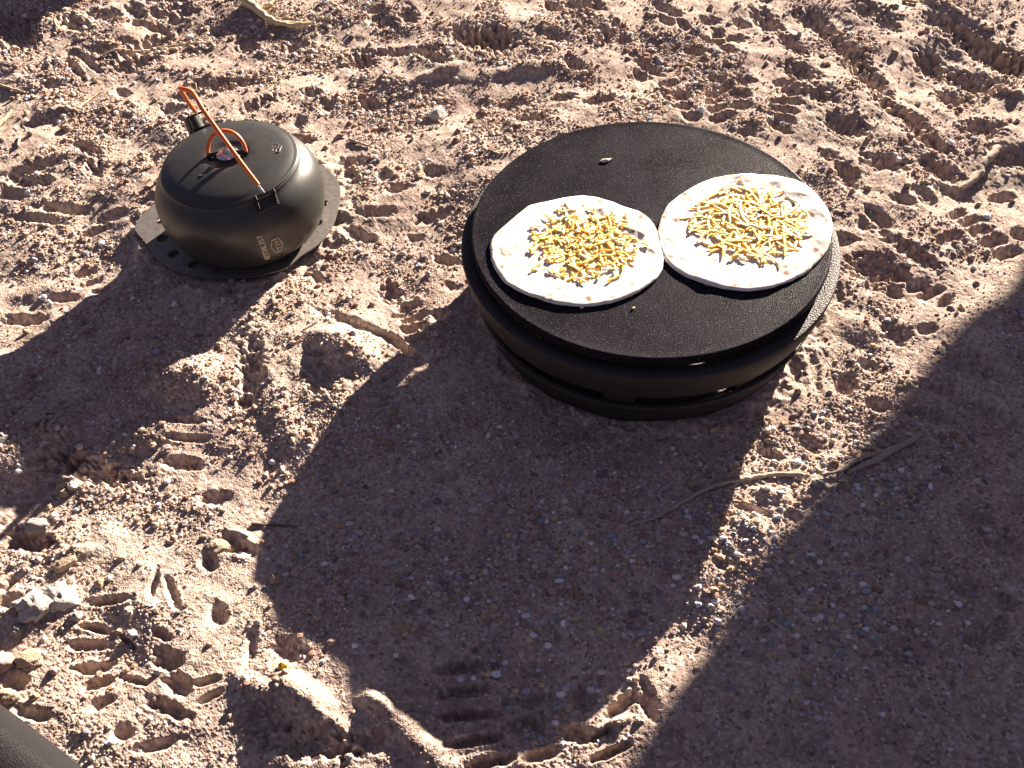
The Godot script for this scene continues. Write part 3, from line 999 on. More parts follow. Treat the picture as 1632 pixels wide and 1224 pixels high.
func build_griddle() -> void:
	var c := Vector3(0.166, 0, -0.761)
	var s := thing("fire_stand", "round black iron fire stand with open slots, set in the sand under the griddle", "stove", c)
	put("lower_bowl", lathe([Vector2(0.182, -0.03), Vector2(0.1885, -0.008), Vector2(0.1950, 0.018), Vector2(0.1970, 0.027), Vector2(0.2000, 0.0295), Vector2(0.2012, 0.0320), Vector2(0.2002, 0.0345), Vector2(0.1970, 0.0352), Vector2(0.1945, 0.0335), Vector2(0.191, 0.02), Vector2(0.184, -0.008), Vector2(0.178, -0.03)], 160), M.iron, s)
	put("upper_ring", lathe([Vector2(0.1965, 0.0560), Vector2(0.2035, 0.0560), Vector2(0.2050, 0.0575), Vector2(0.2085, 0.0720), Vector2(0.2105, 0.0745), Vector2(0.2125, 0.0860), Vector2(0.2135, 0.0940), Vector2(0.2125, 0.0968), Vector2(0.2095, 0.0980), Vector2(0.1970, 0.0965), Vector2(0.1945, 0.0940), Vector2(0.1935, 0.0700), Vector2(0.1965, 0.0560)], 160), M.iron, s)
	put("fire_pan", lathe([Vector2(0.0, 0.020), Vector2(0.185, 0.022), Vector2(0.190, 0.026), Vector2(0.188, 0.029), Vector2(0.15, 0.026), Vector2(0.0, 0.0255)], 64), M.iron, s)  # added iron disc that hides the sunlit sand behind the slots
	for k in 8:
		var a := 0.28 + TAU * k / 8.0
		var wide := 0.17 if k % 2 == 0 else 0.26
		var p := put("post", lathe([Vector2(0.1895, 0.026), Vector2(0.1935, 0.028), Vector2(0.1995, 0.0575), Vector2(0.1955, 0.0585), Vector2(0.1895, 0.026)], 10, a - wide / 2, wide), M.iron, s)
	var g := thing("griddle", "round black cast iron griddle plate with a thin raised rim, set on the fire stand", "griddle", c)
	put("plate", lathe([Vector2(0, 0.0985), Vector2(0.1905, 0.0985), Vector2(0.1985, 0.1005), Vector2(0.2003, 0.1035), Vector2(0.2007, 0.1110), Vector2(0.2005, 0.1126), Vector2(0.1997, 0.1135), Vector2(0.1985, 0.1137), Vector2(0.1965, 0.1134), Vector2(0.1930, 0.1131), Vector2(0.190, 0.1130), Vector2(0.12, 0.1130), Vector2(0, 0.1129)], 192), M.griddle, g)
	# what has stuck to the plate
	var scrap := put("burnt_scrap", stick_flake([Vector2(-0.008, 0.001), Vector2(-0.003, 0.004), Vector2(0.004, 0.002), Vector2(0.009, -0.003), Vector2(0.003, -0.003), Vector2(-0.004, -0.003)], 0.0012), M.pale_flake, g)
	scrap.position = Vector3(-0.033, 0.1136, -0.123)
	for q in [[-0.088, 0.122, 0.0016], [-0.035, 0.128, 0.0013], [-0.05, 0.04, 0.001]]:
		var cr := put("cheese_crumb", rock(Vector3(q[2] * 1.4, q[2], q[2]), 1, 0.5, int(q[2] * 1e6)), M.pale_cheese)
		cr.position = c + Vector3(q[0], 0.1140, q[1])
		tag(cr, ["dried pale cheese crumb on the griddle just in front of the left tortilla", "pale crumb on bare griddle in front of the gap between the tortillas", "tiny cheese crumb on the griddle"][mini(numbered("cheese_crumb").right(3).to_int() - 1, 2)], "crumb")


func stick_flake(pts: Array, thick: float) -> ArrayMesh:
	var st := SurfaceTool.new()
	st.begin(Mesh.PRIMITIVE_TRIANGLES)
	st.set_smooth_group(-1)
	var n := pts.size()
	for k in n:
		var a := Vector3(pts[k].x, 0, pts[k].y)
		var b := Vector3(pts[(k + 1) % n].x, 0, pts[(k + 1) % n].y)
		var up := Vector3(0, thick, 0)
		for p in [up * 2, a * 0.9 + up, b * 0.9 + up, a * 0.9 + up, a, b, a * 0.9 + up, b, b * 0.9 + up]:
			st.add_vertex(p)
	st.generate_normals()
	return st.commit()


# ---------------------------------------------------------------- the tortillas

# rim: radius in millimetres every 15 degrees; blisters: [x, f, radius, rise]; browns: toasted freckles [x, f]
func tortilla(called: String, label: String, cx: float, cf: float, rim: Array, seed_: int, blisters: Array, browns: Array) -> Dictionary:
	var nr := 54
	var na := 200
	var wr := noise(seed_, 42.0, 3)
	var wr2 := noise(seed_ + 1, 130.0, 2)
	var lift := noise(seed_ + 2, 9.0, 2)
	var br := noise(seed_ + 3, 300.0, 2)
	var v := PackedVector3Array()
	var col := PackedColorArray()
	var idx := PackedInt32Array()
	var base := Color(0.84, 0.775, 0.67)
	var crease := PackedFloat32Array()
	for side in 2:
		for i in nr + 1:
			var q := float(i) / nr
			q = 1.0 - pow(1.0 - q, 1.5)
			for k in na:
				var a := TAU * k / na
				var t := a / TAU * 24.0
				var r0: float = rim[int(t) % 24]
				var rp: float = rim[(int(t) + 23) % 24]
				var r1: float = rim[(int(t) + 1) % 24]
				var r2: float = rim[(int(t) + 2) % 24]
				var r := cubic_interpolate(r0, r1, rp, r2, t - int(t)) * 0.001
				r += 0.0004 * lift.get_noise_2d(cos(a) * 0.6, sin(a) * 0.6) * 2.0
				var x := cx + cos(a) * r * q
				var f := cf + sin(a) * r * q
				var edge := clampf((1.0 - q) * r / 0.0042, 0.0, 1.0)
				var under := 0.0010 + 0.0012 * maxf(0.0, lift.get_noise_2d(x, f) + 0.25) * smoothstep(0.55, 1.0, q)
				var h := under
				if side == 0:
					var th := 0.0027 * sqrt(1.0 - pow(1.0 - edge, 2.0))
					h += th + clampf((1.0 - q) * r / 0.014, 0.0, 1.0) * (0.0010 * wr.get_noise_2d(x, f) + 0.0004 * wr2.get_noise_2d(x, f))
					for b in blisters:
						var d: float = Vector2(x - b[0], f - b[1]).length() / b[2]
						if d < 1.0: h += 0.6 * b[3] * pow(1.0 - d * d, 2.0)
				v.append(Vector3(x - cx, 0.113 + h, -(f - cf)))
				var c := base * (1.0 + 0.05 * wr.get_noise_2d(x * 2.0, f * 2.0))
				for b in browns:
					var dd: float = Vector2(x - b[0], (f - b[1]) * 0.8).length() / b[2] + 0.5 * br.get_noise_2d(x, f)
					if dd < 1.15: c = c.lerp(Color(0.24, 0.105, 0.04), (1.0 - smoothstep(0.4, 1.15, dd)) * 0.9)
				c.a = 1.0
				col.append(c)
	var per := (nr + 1) * na
	for side in 2:
		for i in nr:
			for k in na:
				var a := side * per + i * na + k
				var b := side * per + i * na + (k + 1) % na
				if side == 0: idx.append_array([a, b, a + na, b, b + na, a + na])
				else: idx.append_array([a, a + na, b, b, a + na, b + na])
	# close the rim between top and underside
	for k in na:
		var a := nr * na + k
		var b := nr * na + (k + 1) % na
		idx.append_array([a, b, a + per, b, b + per, a + per])
	var st := SurfaceTool.new()
	st.create_from_arrays(arrays_of(v, col, idx))
	st.generate_normals()
	var o := put(called, st.commit(), M.tortilla)
	o.position = Vector3(cx, 0, -cf)
	tag(o, label, "tortilla")
	return {"wr": wr}


func arrays_of(v: PackedVector3Array, c: PackedColorArray, idx: PackedInt32Array) -> Array:
	var a := []
	a.resize(Mesh.ARRAY_MAX)
	a[Mesh.ARRAY_VERTEX] = v
	a[Mesh.ARRAY_COLOR] = c
	a[Mesh.ARRAY_INDEX] = idx
	return a


# shreds inside the ellipse (cx, cf, rx, rf); the first `singles` are things, the small leftovers beneath are one heap
func cheese(which: String, cx: float, cf: float, rx: float, rf: float, singles: int, heap: int, long_: float, thick: float, seed_: int) -> void:
	var rg := RandomNumberGenerator.new()
	rg.seed = seed_
	var st := SurfaceTool.new()
	st.begin(Mesh.PRIMITIVE_TRIANGLES)
	var pool := []
	for k in 14:
		var ln := lerpf(0.35, 1.35, pow(k / 13.0, 1.3)) * long_
		var bend := rg.randf_range(-1.9, 1.9) if k % 3 else rg.randf_range(-0.6, 0.6)
		var pts := []
		for q in 6:
			var t := q / 5.0 - 0.5
			var a := bend * t
			pts.append(Vector3(t * ln * cos(a * 0.4), 0.0009 * sin(q * 1.7 + k) , ln * 0.33 * bend * (t * t - 0.08)))
		pool.append(tube(smooth_path(pts, 2), [thick * 0.55, thick * 0.9, thick, thick * 1.08, thick, thick, thick * 0.95, thick, thick * 1.05, thick * 0.9, thick * 0.6], 6, 0.10))
	for i in heap + singles:
		var a := rg.randf() * TAU
		var q := pow(rg.randf(), 0.55)
		if i >= heap and rg.randf() < 0.12: q = rg.randf_range(0.95, 1.15)
		var x := cx + cos(a) * rx * q
		var f := cf + sin(a) * rf * q
		var high := 0.1170 + (0.0006 + 0.0014 * rg.randf()) * (1.0 - 0.6 * q) + (0.0008 if i >= heap else -0.0002)
		var b := Basis(Vector3.UP, rg.randf() * TAU) * Basis(Vector3.BACK, rg.randf_range(-0.10, 0.10)) * Basis(Vector3.RIGHT, rg.randf_range(-0.4, 0.4))
		var tr := Transform3D(Basis.from_scale(Vector3(1, 0.42, 1)) * b, Vector3(x, high, -f))
		var m: ArrayMesh = pool[rg.randi() % pool.size()]
		if i < heap:
			st.append_from(m, 0, tr)
		else:
			var pale := rg.randf() < 0.40
			var o := put("white_cheese_shred" if pale else "yellow_cheese_shred", m, M.pale_cheese if pale else [M.cheese, M.cheese2][rg.randi() % 2])
			o.transform = tr
			tag(o, ("pale white cheese shred lying on the %s tortilla" if pale else "orange yellow cheese shred lying on the %s tortilla") % which, "cheese shred", ("white shreds on the %s tortilla" if pale else "yellow shreds on the %s tortilla") % which)
	var h := put("cheese_heap", st.commit(), M.mixed_cheese)
	tag(h, "short half melted cheese bits in the middle of the %s tortilla" % which, "cheese", "", "stuff")
	# what has melted already: a thin uneven pool with streaks of both cheeses
	var n1 := noise(seed_ + 7, 170.0, 3)
	var n2 := noise(seed_ + 8, 60.0, 3)
	var n3 := noise(seed_ + 9, 9.0, 2)
	var v := PackedVector3Array()
	var col := PackedColorArray()
	var idx := PackedInt32Array()
	for i in 41:
		for k in 180:
			var a := TAU * k / 180.0
			var q := i / 40.0
			var edge := 0.90 + 0.30 * n2.get_noise_2d(cos(a) * 0.05 + 3.0, sin(a) * 0.05) + 0.10 * n1.get_noise_2d(cos(a) * 0.05, sin(a) * 0.05)
			var x := cx + cos(a) * rx * q * edge
			var f := cf + sin(a) * rf * q * edge
			var ridge := 1.0 - absf(n1.get_noise_2d(x, f)) * 2.0
			var up := minf(1.0, (1.0 - q) * 7.0)
			v.append(Vector3(x, 0.1157 + up * (0.0010 + 0.0012 * ridge + 0.0006 * n2.get_noise_2d(x, f)), -f))
			var t := clampf(0.5 + 1.5 * n1.get_noise_2d(x * 0.8 + 7.0, f * 0.8) + 0.6 * n2.get_noise_2d(x, f), 0, 1)
			var c := Color(0.94, 0.83, 0.52).lerp(Color(0.95, 0.62, 0.09), t)
			c.a = 1.0
			col.append(c)
	for i in 40:
		for k in 180:
			var a := i * 180 + k
			var b := i * 180 + (k + 1) % 180
			idx.append_array([a, b, a + 180, b, b + 180, a + 180])
	var ms := SurfaceTool.new()
	ms.create_from_arrays(arrays_of(v, col, idx))
	ms.generate_normals()
	tag(put("melted_cheese", ms.commit(), M.melted), "pool of melted yellow and white cheese under the shreds on the %s tortilla" % which, "cheese")


# ---------------------------------------------------------------- materials

func mat(albedo: Color, rough: float, metal := 0.0, spec := 0.5) -> StandardMaterial3D:
	var m := StandardMaterial3D.new()
	m.albedo_color = albedo.linear_to_srgb()
	m.roughness = rough
	m.metallic = metal
	m.metallic_specular = spec
	return m


func noise_tex(freq: float, octaves: int, as_normal: bool, strength := 6.0, size := 512, seed_ := 3, kind := FastNoiseLite.TYPE_SIMPLEX_SMOOTH) -> NoiseTexture2D:
	var t := NoiseTexture2D.new()
	t.width = size
	t.height = size
	t.seamless = true
	t.as_normal_map = as_normal
	t.bump_strength = strength
	t.noise = noise(seed_, freq, octaves, kind)
	return t


func bumpy(m: StandardMaterial3D, t: Texture2D, tiles_per_metre: float, scale_: float, world := false) -> void:
	m.normal_enabled = true
	m.normal_texture = t
	m.normal_scale = scale_
	m.uv1_triplanar = true
	m.uv1_world_triplanar = world
	m.uv1_scale = Vector3.ONE * tiles_per_metre


func ramp_tex(freq: float, octaves: int, lo: Color, hi: Color, seed_: int, size := 512) -> NoiseTexture2D:
	var t := noise_tex(freq, octaves, false, 1.0, size, seed_)
	var g := Gradient.new()
	g.set_color(0, lo.linear_to_srgb())
	g.set_color(1, hi.linear_to_srgb())
	t.color_ramp = g
	return t


# black iron; the pale specks paint the sparkle of rough cast iron into its colour
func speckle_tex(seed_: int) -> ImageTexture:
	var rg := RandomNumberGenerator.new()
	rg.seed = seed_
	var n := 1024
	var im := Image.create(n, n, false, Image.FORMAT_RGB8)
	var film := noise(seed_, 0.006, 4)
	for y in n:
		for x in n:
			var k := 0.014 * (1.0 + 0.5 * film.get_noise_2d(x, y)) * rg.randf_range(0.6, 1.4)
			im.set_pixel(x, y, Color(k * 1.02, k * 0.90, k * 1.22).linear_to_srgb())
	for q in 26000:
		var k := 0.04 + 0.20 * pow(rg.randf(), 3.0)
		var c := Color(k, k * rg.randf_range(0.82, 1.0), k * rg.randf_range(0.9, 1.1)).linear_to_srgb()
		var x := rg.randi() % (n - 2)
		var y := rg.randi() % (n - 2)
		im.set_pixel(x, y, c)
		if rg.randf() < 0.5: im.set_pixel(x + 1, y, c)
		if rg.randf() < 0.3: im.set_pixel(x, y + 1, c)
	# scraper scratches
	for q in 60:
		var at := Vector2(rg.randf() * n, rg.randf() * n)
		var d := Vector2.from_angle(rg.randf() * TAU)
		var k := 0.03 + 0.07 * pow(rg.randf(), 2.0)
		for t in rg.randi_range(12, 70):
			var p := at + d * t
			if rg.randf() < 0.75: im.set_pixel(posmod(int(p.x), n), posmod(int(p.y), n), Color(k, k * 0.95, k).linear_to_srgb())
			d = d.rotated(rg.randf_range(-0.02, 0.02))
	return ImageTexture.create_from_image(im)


func build_materials() -> void:
	var grain := noise_tex(0.09, 4, true, 9.0, 512, 31)
	M.sand = mat(Color.WHITE, 0.97, 0, 0.25)
	M.sand.vertex_color_use_as_albedo = true
	bumpy(M.sand, grain, 9.0, 0.45, true)
	M.grit = mat(Color.WHITE, 0.9, 0, 0.3)
	M.grit.vertex_color_use_as_albedo = true
	M.stone = mat(Color(0.4, 0.33, 0.27), 0.88, 0, 0.35)
	M.stone.albedo_texture = ramp_tex(0.03, 4, Color(0.62, 0.60, 0.58), Color(1, 1, 1), 41)
	bumpy(M.stone, grain, 14.0, 0.8)
	var cast := noise_tex(0.11, 3, true, 7.0, 512, 51)
	M.griddle = mat(Color.WHITE, 0.5, 0.0, 0.10)
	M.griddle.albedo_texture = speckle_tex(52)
	M.griddle.roughness_texture = ramp_tex(0.006, 4, Color(0.35, 0.35, 0.35), Color(1, 1, 1), 53, 1024)
	bumpy(M.griddle, noise_tex(0.30, 2, true, 8.0, 1024, 52), 2.2, 0.13)
	M.iron = mat(Color(0.028, 0.024, 0.022), 0.62, 0.0, 0.45)
	bumpy(M.iron, cast, 7.0, 0.7)
	var soft := noise_tex(0.02, 3, true, 2.0, 512, 61)
	M.kettle = mat(Color(0.066, 0.068, 0.066), 0.42, 0.5, 0.5)
	M.kettle.albedo_texture = ramp_tex(0.02, 4, Color(0.72, 0.72, 0.72), Color(1, 1, 1), 64)
	M.kettle.roughness_texture = ramp_tex(0.012, 4, Color(0.72, 0.72, 0.72), Color(1, 1, 1), 62)
	bumpy(M.kettle, soft, 6.0, 0.15)
	M.plate = mat(Color(0.24, 0.22, 0.205), 0.6, 0.6, 0.5)
	M.plate.albedo_texture = ramp_tex(0.02, 4, Color(0.62, 0.6, 0.58), Color(1, 1, 1), 63)
	bumpy(M.plate, soft, 9.0, 0.3)
	M.black_metal = mat(Color(0.02, 0.02, 0.02), 0.4, 0.3)
	M.chrome = mat(Color(0.6, 0.58, 0.56), 0.22, 1.0)
	M.orange = mat(Color(0.62, 0.135, 0.025), 0.42, 0.0, 0.5)
	M.print = mat(Color(0.52, 0.46, 0.36), 0.6)
	M.tortilla = mat(Color.WHITE, 0.85, 0, 0.3)
	M.tortilla.vertex_color_use_as_albedo = true
	bumpy(M.tortilla, soft, 18.0, 0.5)
	M.cheese = mat(Color(0.95, 0.66, 0.12), 0.5, 0, 0.45)
	M.cheese2 = mat(Color(0.95, 0.74, 0.22), 0.5, 0, 0.45)
	M.pale_cheese = mat(Color(0.94, 0.82, 0.52), 0.5, 0, 0.45)
	M.mixed_cheese = mat(Color(1, 1, 1), 0.5, 0, 0.45)
	M.mixed_cheese.albedo_texture = ramp_tex(0.03, 2, Color(0.95, 0.64, 0.12), Color(0.94, 0.82, 0.52), 71)
	bumpy(M.mixed_cheese, soft, 10.0, 0.2)
	# shreds let some sun through
	for q in [["cheese", Color(0.55, 0.38, 0.05)], ["cheese2", Color(0.55, 0.42, 0.09)], ["pale_cheese", Color(0.5, 0.43, 0.28)], ["mixed_cheese", Color(0.5, 0.40, 0.2)]]:
		M[q[0]].backlight_enabled = true
		M[q[0]].backlight = q[1].linear_to_srgb()
	M.melted = mat(Color.WHITE, 0.5, 0, 0.45)
	M.melted.vertex_color_use_as_albedo = true
	M.pale_flake = mat(Color(0.4, 0.36, 0.33), 0.6)
	M.wood = mat(Color(0.58, 0.50, 0.41), 0.9, 0, 0.3)
	M.wood.albedo_texture = ramp_tex(0.04, 4, Color(0.45, 0.42, 0.4), Color(1, 1, 1), 81)
	bumpy(M.wood, grain, 20.0, 0.8)
	M.straw = mat(Color(0.50, 0.41, 0.28), 0.8, 0, 0.3)
	M.dark_twig = mat(Color(0.12, 0.09, 0.075), 0.9, 0, 0.3)
	M.dry_leaf = mat(Color(0.52, 0.45, 0.30), 0.8, 0, 0.3)
	M.yellow_leaf = mat(Color(0.55, 0.33, 0.05), 0.7, 0, 0.3)
	M.coated = mat(Color(0.022, 0.0215, 0.023), 0.3, 0.0, 0.14)
	bumpy(M.coated, noise_tex(0.22, 2, true, 9.0, 512, 91), 9.0, 0.6)
	

func _ready() -> void:
	rng.seed = 20240
	# ------------------------------------------------ camera, sky, sun, exposure
	var cam := Camera3D.new()
	cam.name = "camera"
	cam.fov = 47.2
	cam.near = 0.03
	cam.far = 400.0
	cam.transform = Transform3D(Basis(Vector3.RIGHT, deg_to_rad(-50.5)) * Basis(Vector3.BACK, deg_to_rad(-4.0)), Vector3(0, CAM_H, 0))
	add_child(cam)
	cam.current = true
	var sky := ProceduralSkyMaterial.new()
	sky.sky_top_color = Color(0.46, 0.46, 0.58)
	sky.sky_horizon_color = Color(0.66, 0.64, 0.66)
	sky.sky_curve = 0.12
	sky.ground_bottom_color = Color(0.30, 0.24, 0.20)
	sky.ground_horizon_color = Color(0.45, 0.40, 0.36)
	sky.sun_angle_max = 25.0
	var env := Environment.new()
	env.background_mode = Environment.BG_SKY
	env.sky = Sky.new()
	env.sky.sky_material = sky
	env.background_energy_multiplier = 0.148
	env.tonemap_mode = Environment.TONE_MAPPER_LINEAR
	env.tonemap_exposure = 5.2
	env.sdfgi_enabled = true
	env.ssao_enabled = true
	env.ssil_enabled = true
	var we := WorldEnvironment.new()
	we.name = "world"
	we.environment = env
	add_child(we)
	var sun := DirectionalLight3D.new()
	sun.name = "sun"
	sun.light_color = Color(1.0, 0.93, 0.855)
	sun.light_energy = 1.6
	sun.light_angular_distance = 0.53
	sun.shadow_enabled = true
	sun.basis = Basis.looking_at(Vector3(-0.567, -0.287, 0.823), Vector3.UP)
	add_child(sun)
	build_materials()
	# ------------------------------------------------ ground and large things
	build_ground()
	build_griddle()
	build_kettle()
	build_outside()
	build_tube()
	# ------------------------------------------------ food
	build_food()
	# ------------------------------------------------ small things
	build_litter()
	build_grit()


func build_food() -> void:
	tortilla("tortilla", "left flour tortilla, white with melted grated cheese, flat on the griddle", 0.0802, 0.7284, [94, 96, 97, 91, 91, 92, 89, 87, 91, 88, 90, 95, 94, 93, 92, 89, 87, 88, 89, 91, 93, 96, 99, 97], 301,
		[[0.150, 0.752, 0.022, 0.004], [0.143, 0.735, 0.018, -0.003], [0.155, 0.705, 0.016, -0.0025], [0.120, 0.790, 0.014, 0.0025], [0.085, 0.795, 0.018, 0.002], [0.01, 0.74, 0.02, 0.002], [0.06, 0.665, 0.025, 0.002]],
		[[0.001, 0.764, 0.002], [-0.011, 0.735, 0.0016], [-0.002, 0.706, 0.003], [0.017, 0.721, 0.002], [0.086, 0.648, 0.0036], [0.134, 0.665, 0.0028], [0.160, 0.683, 0.0024], [0.159, 0.771, 0.004], [0.116, 0.805, 0.0035], [0.072, 0.799, 0.003], [0.096, 0.798, 0.0024], [0.047, 0.651, 0.002], [0.032, 0.796, 0.002], [0.111, 0.648, 0.0024], [0.147, 0.747, 0.003], [0.039, 0.655, 0.0024]])
	tortilla("tortilla", "right flour tortilla, puffed and wrinkled, topped with curled grated cheese, at the griddle edge", 0.2710, 0.7409, [97, 102, 106, 109, 105, 98, 97, 94, 91, 91, 93, 94, 98, 102, 105, 103, 100, 99, 96, 91, 89, 88, 90, 92], 401,
		[[0.345, 0.800, 0.028, 0.005], [0.318, 0.805, 0.018, -0.003], [0.345, 0.745, 0.022, -0.003], [0.350, 0.715, 0.020, 0.004], [0.270, 0.825, 0.02, -0.003], [0.295, 0.835, 0.018, 0.003], [0.215, 0.79, 0.018, -0.0025], [0.235, 0.675, 0.022, -0.002], [0.215, 0.668, 0.02, 0.003], [0.290, 0.665, 0.016, -0.0025], [0.315, 0.685, 0.02, 0.003], [0.19, 0.74, 0.02, 0.0025]],
		[[0.214, 0.807, 0.004], [0.188, 0.775, 0.0025], [0.185, 0.768, 0.0024], [0.197, 0.761, 0.0032], [0.179, 0.747, 0.002], [0.178, 0.722, 0.002], [0.181, 0.703, 0.003], [0.191, 0.685, 0.002], [0.240, 0.653, 0.003], [0.256, 0.651, 0.0026], [0.298, 0.666, 0.004], [0.337, 0.696, 0.0045], [0.341, 0.690, 0.003], [0.362, 0.743, 0.0022], [0.334, 0.773, 0.0024], [0.256, 0.781, 0.0016], [0.224, 0.767, 0.0018], [0.203, 0.672, 0.0016], [0.356, 0.727, 0.002], [0.265, 0.831, 0.002], [0.250, 0.682, 0.0018]])
	cheese("left", 0.090, 0.734, 0.060, 0.058, 150, 70, 0.015, 0.0016, 501)
	cheese("right", 0.277, 0.748, 0.060, 0.060, 150, 60, 0.030, 0.0017, 601)


func build_tube() -> void:
	var p := PackedVector3Array()
	for i in 41:
		var t := (i - 20) / 20.0 * 0.34
		var d := Vector2(0.826, -0.563)
		var nrm := Vector2(-0.563, -0.826)
		var q := Vector2(-0.408, 0.262) + d * t + nrm * (0.033 + 0.30 * t * t)
		p.append(Vector3(q.x, 0.030, -q.y))
	var o := thing("camp_chair_tube", "thick black grainy tube lying across the bottom left corner", "tube", Vector3.ZERO)
	put("tube_wall", tube(p, [0.031], 40), M.coated, o)


func build_outside() -> void:
	# unseen table, added for the shadow its bowed top throws over the lower right; its legs stand well in from the edge
	var o := thing("camp_table", "unseen slatted wooden table added to shade the lower right", "table", Vector3(1.735, 0, -1.992))
	var u := Vector3(0.719, 0, -0.695)
	o.basis = Basis(u, Vector3.UP, u.cross(Vector3.UP))
	var front := PackedVector2Array([Vector2(0.49, -0.2005), Vector2(-0.49, -0.2005)])
	for k in 41:
		var x := -0.49 + 0.98 * k / 40.0
		front.append(Vector2(x, -0.30 - 0.030 * maxf(0.0, 1.0 - pow((x - 0.06) / 0.42, 2))))  # bow shaped to give the shadow edge its curve
	var bowed := CSGPolygon3D.new()
	bowed.polygon = front
	bowed.depth = 0.022
	bowed.material = M.wood
	bowed.name = "bowed_slat"
	o.add_child(bowed)
	bowed.transform = Transform3D(Basis(Vector3.RIGHT, PI / 2), Vector3(0, 0.620, 0))
	for k in range(1, 6):
		put("slat", box_mesh(Vector3(0.98, 0.022, 0.099), 0.005), M.wood, o).position = Vector3(0, 0.609, -0.25 + 0.1 * k)
	for x in [-0.30, 0.34]:
		put("cross_bar", box_mesh(Vector3(0.04, 0.03, 0.56), 0.004), M.wood, o).position = Vector3(x, 0.582, 0)
		for z in [-0.06, 0.24]:
			put("leg", box_mesh(Vector3(0.035, 0.58, 0.035), 0.004), M.wood, o).position = Vector3(x, 0.278, z)
	stone(-0.73, 2.10, 0.25, 0.20, Color(0.34, 0.27, 0.22), "boulder", "unseen brown rock put in to shade the top left corner", "boulder", "", 0.3, 0.4, 6)  # unseen rock, added to cast shade on the top left corner


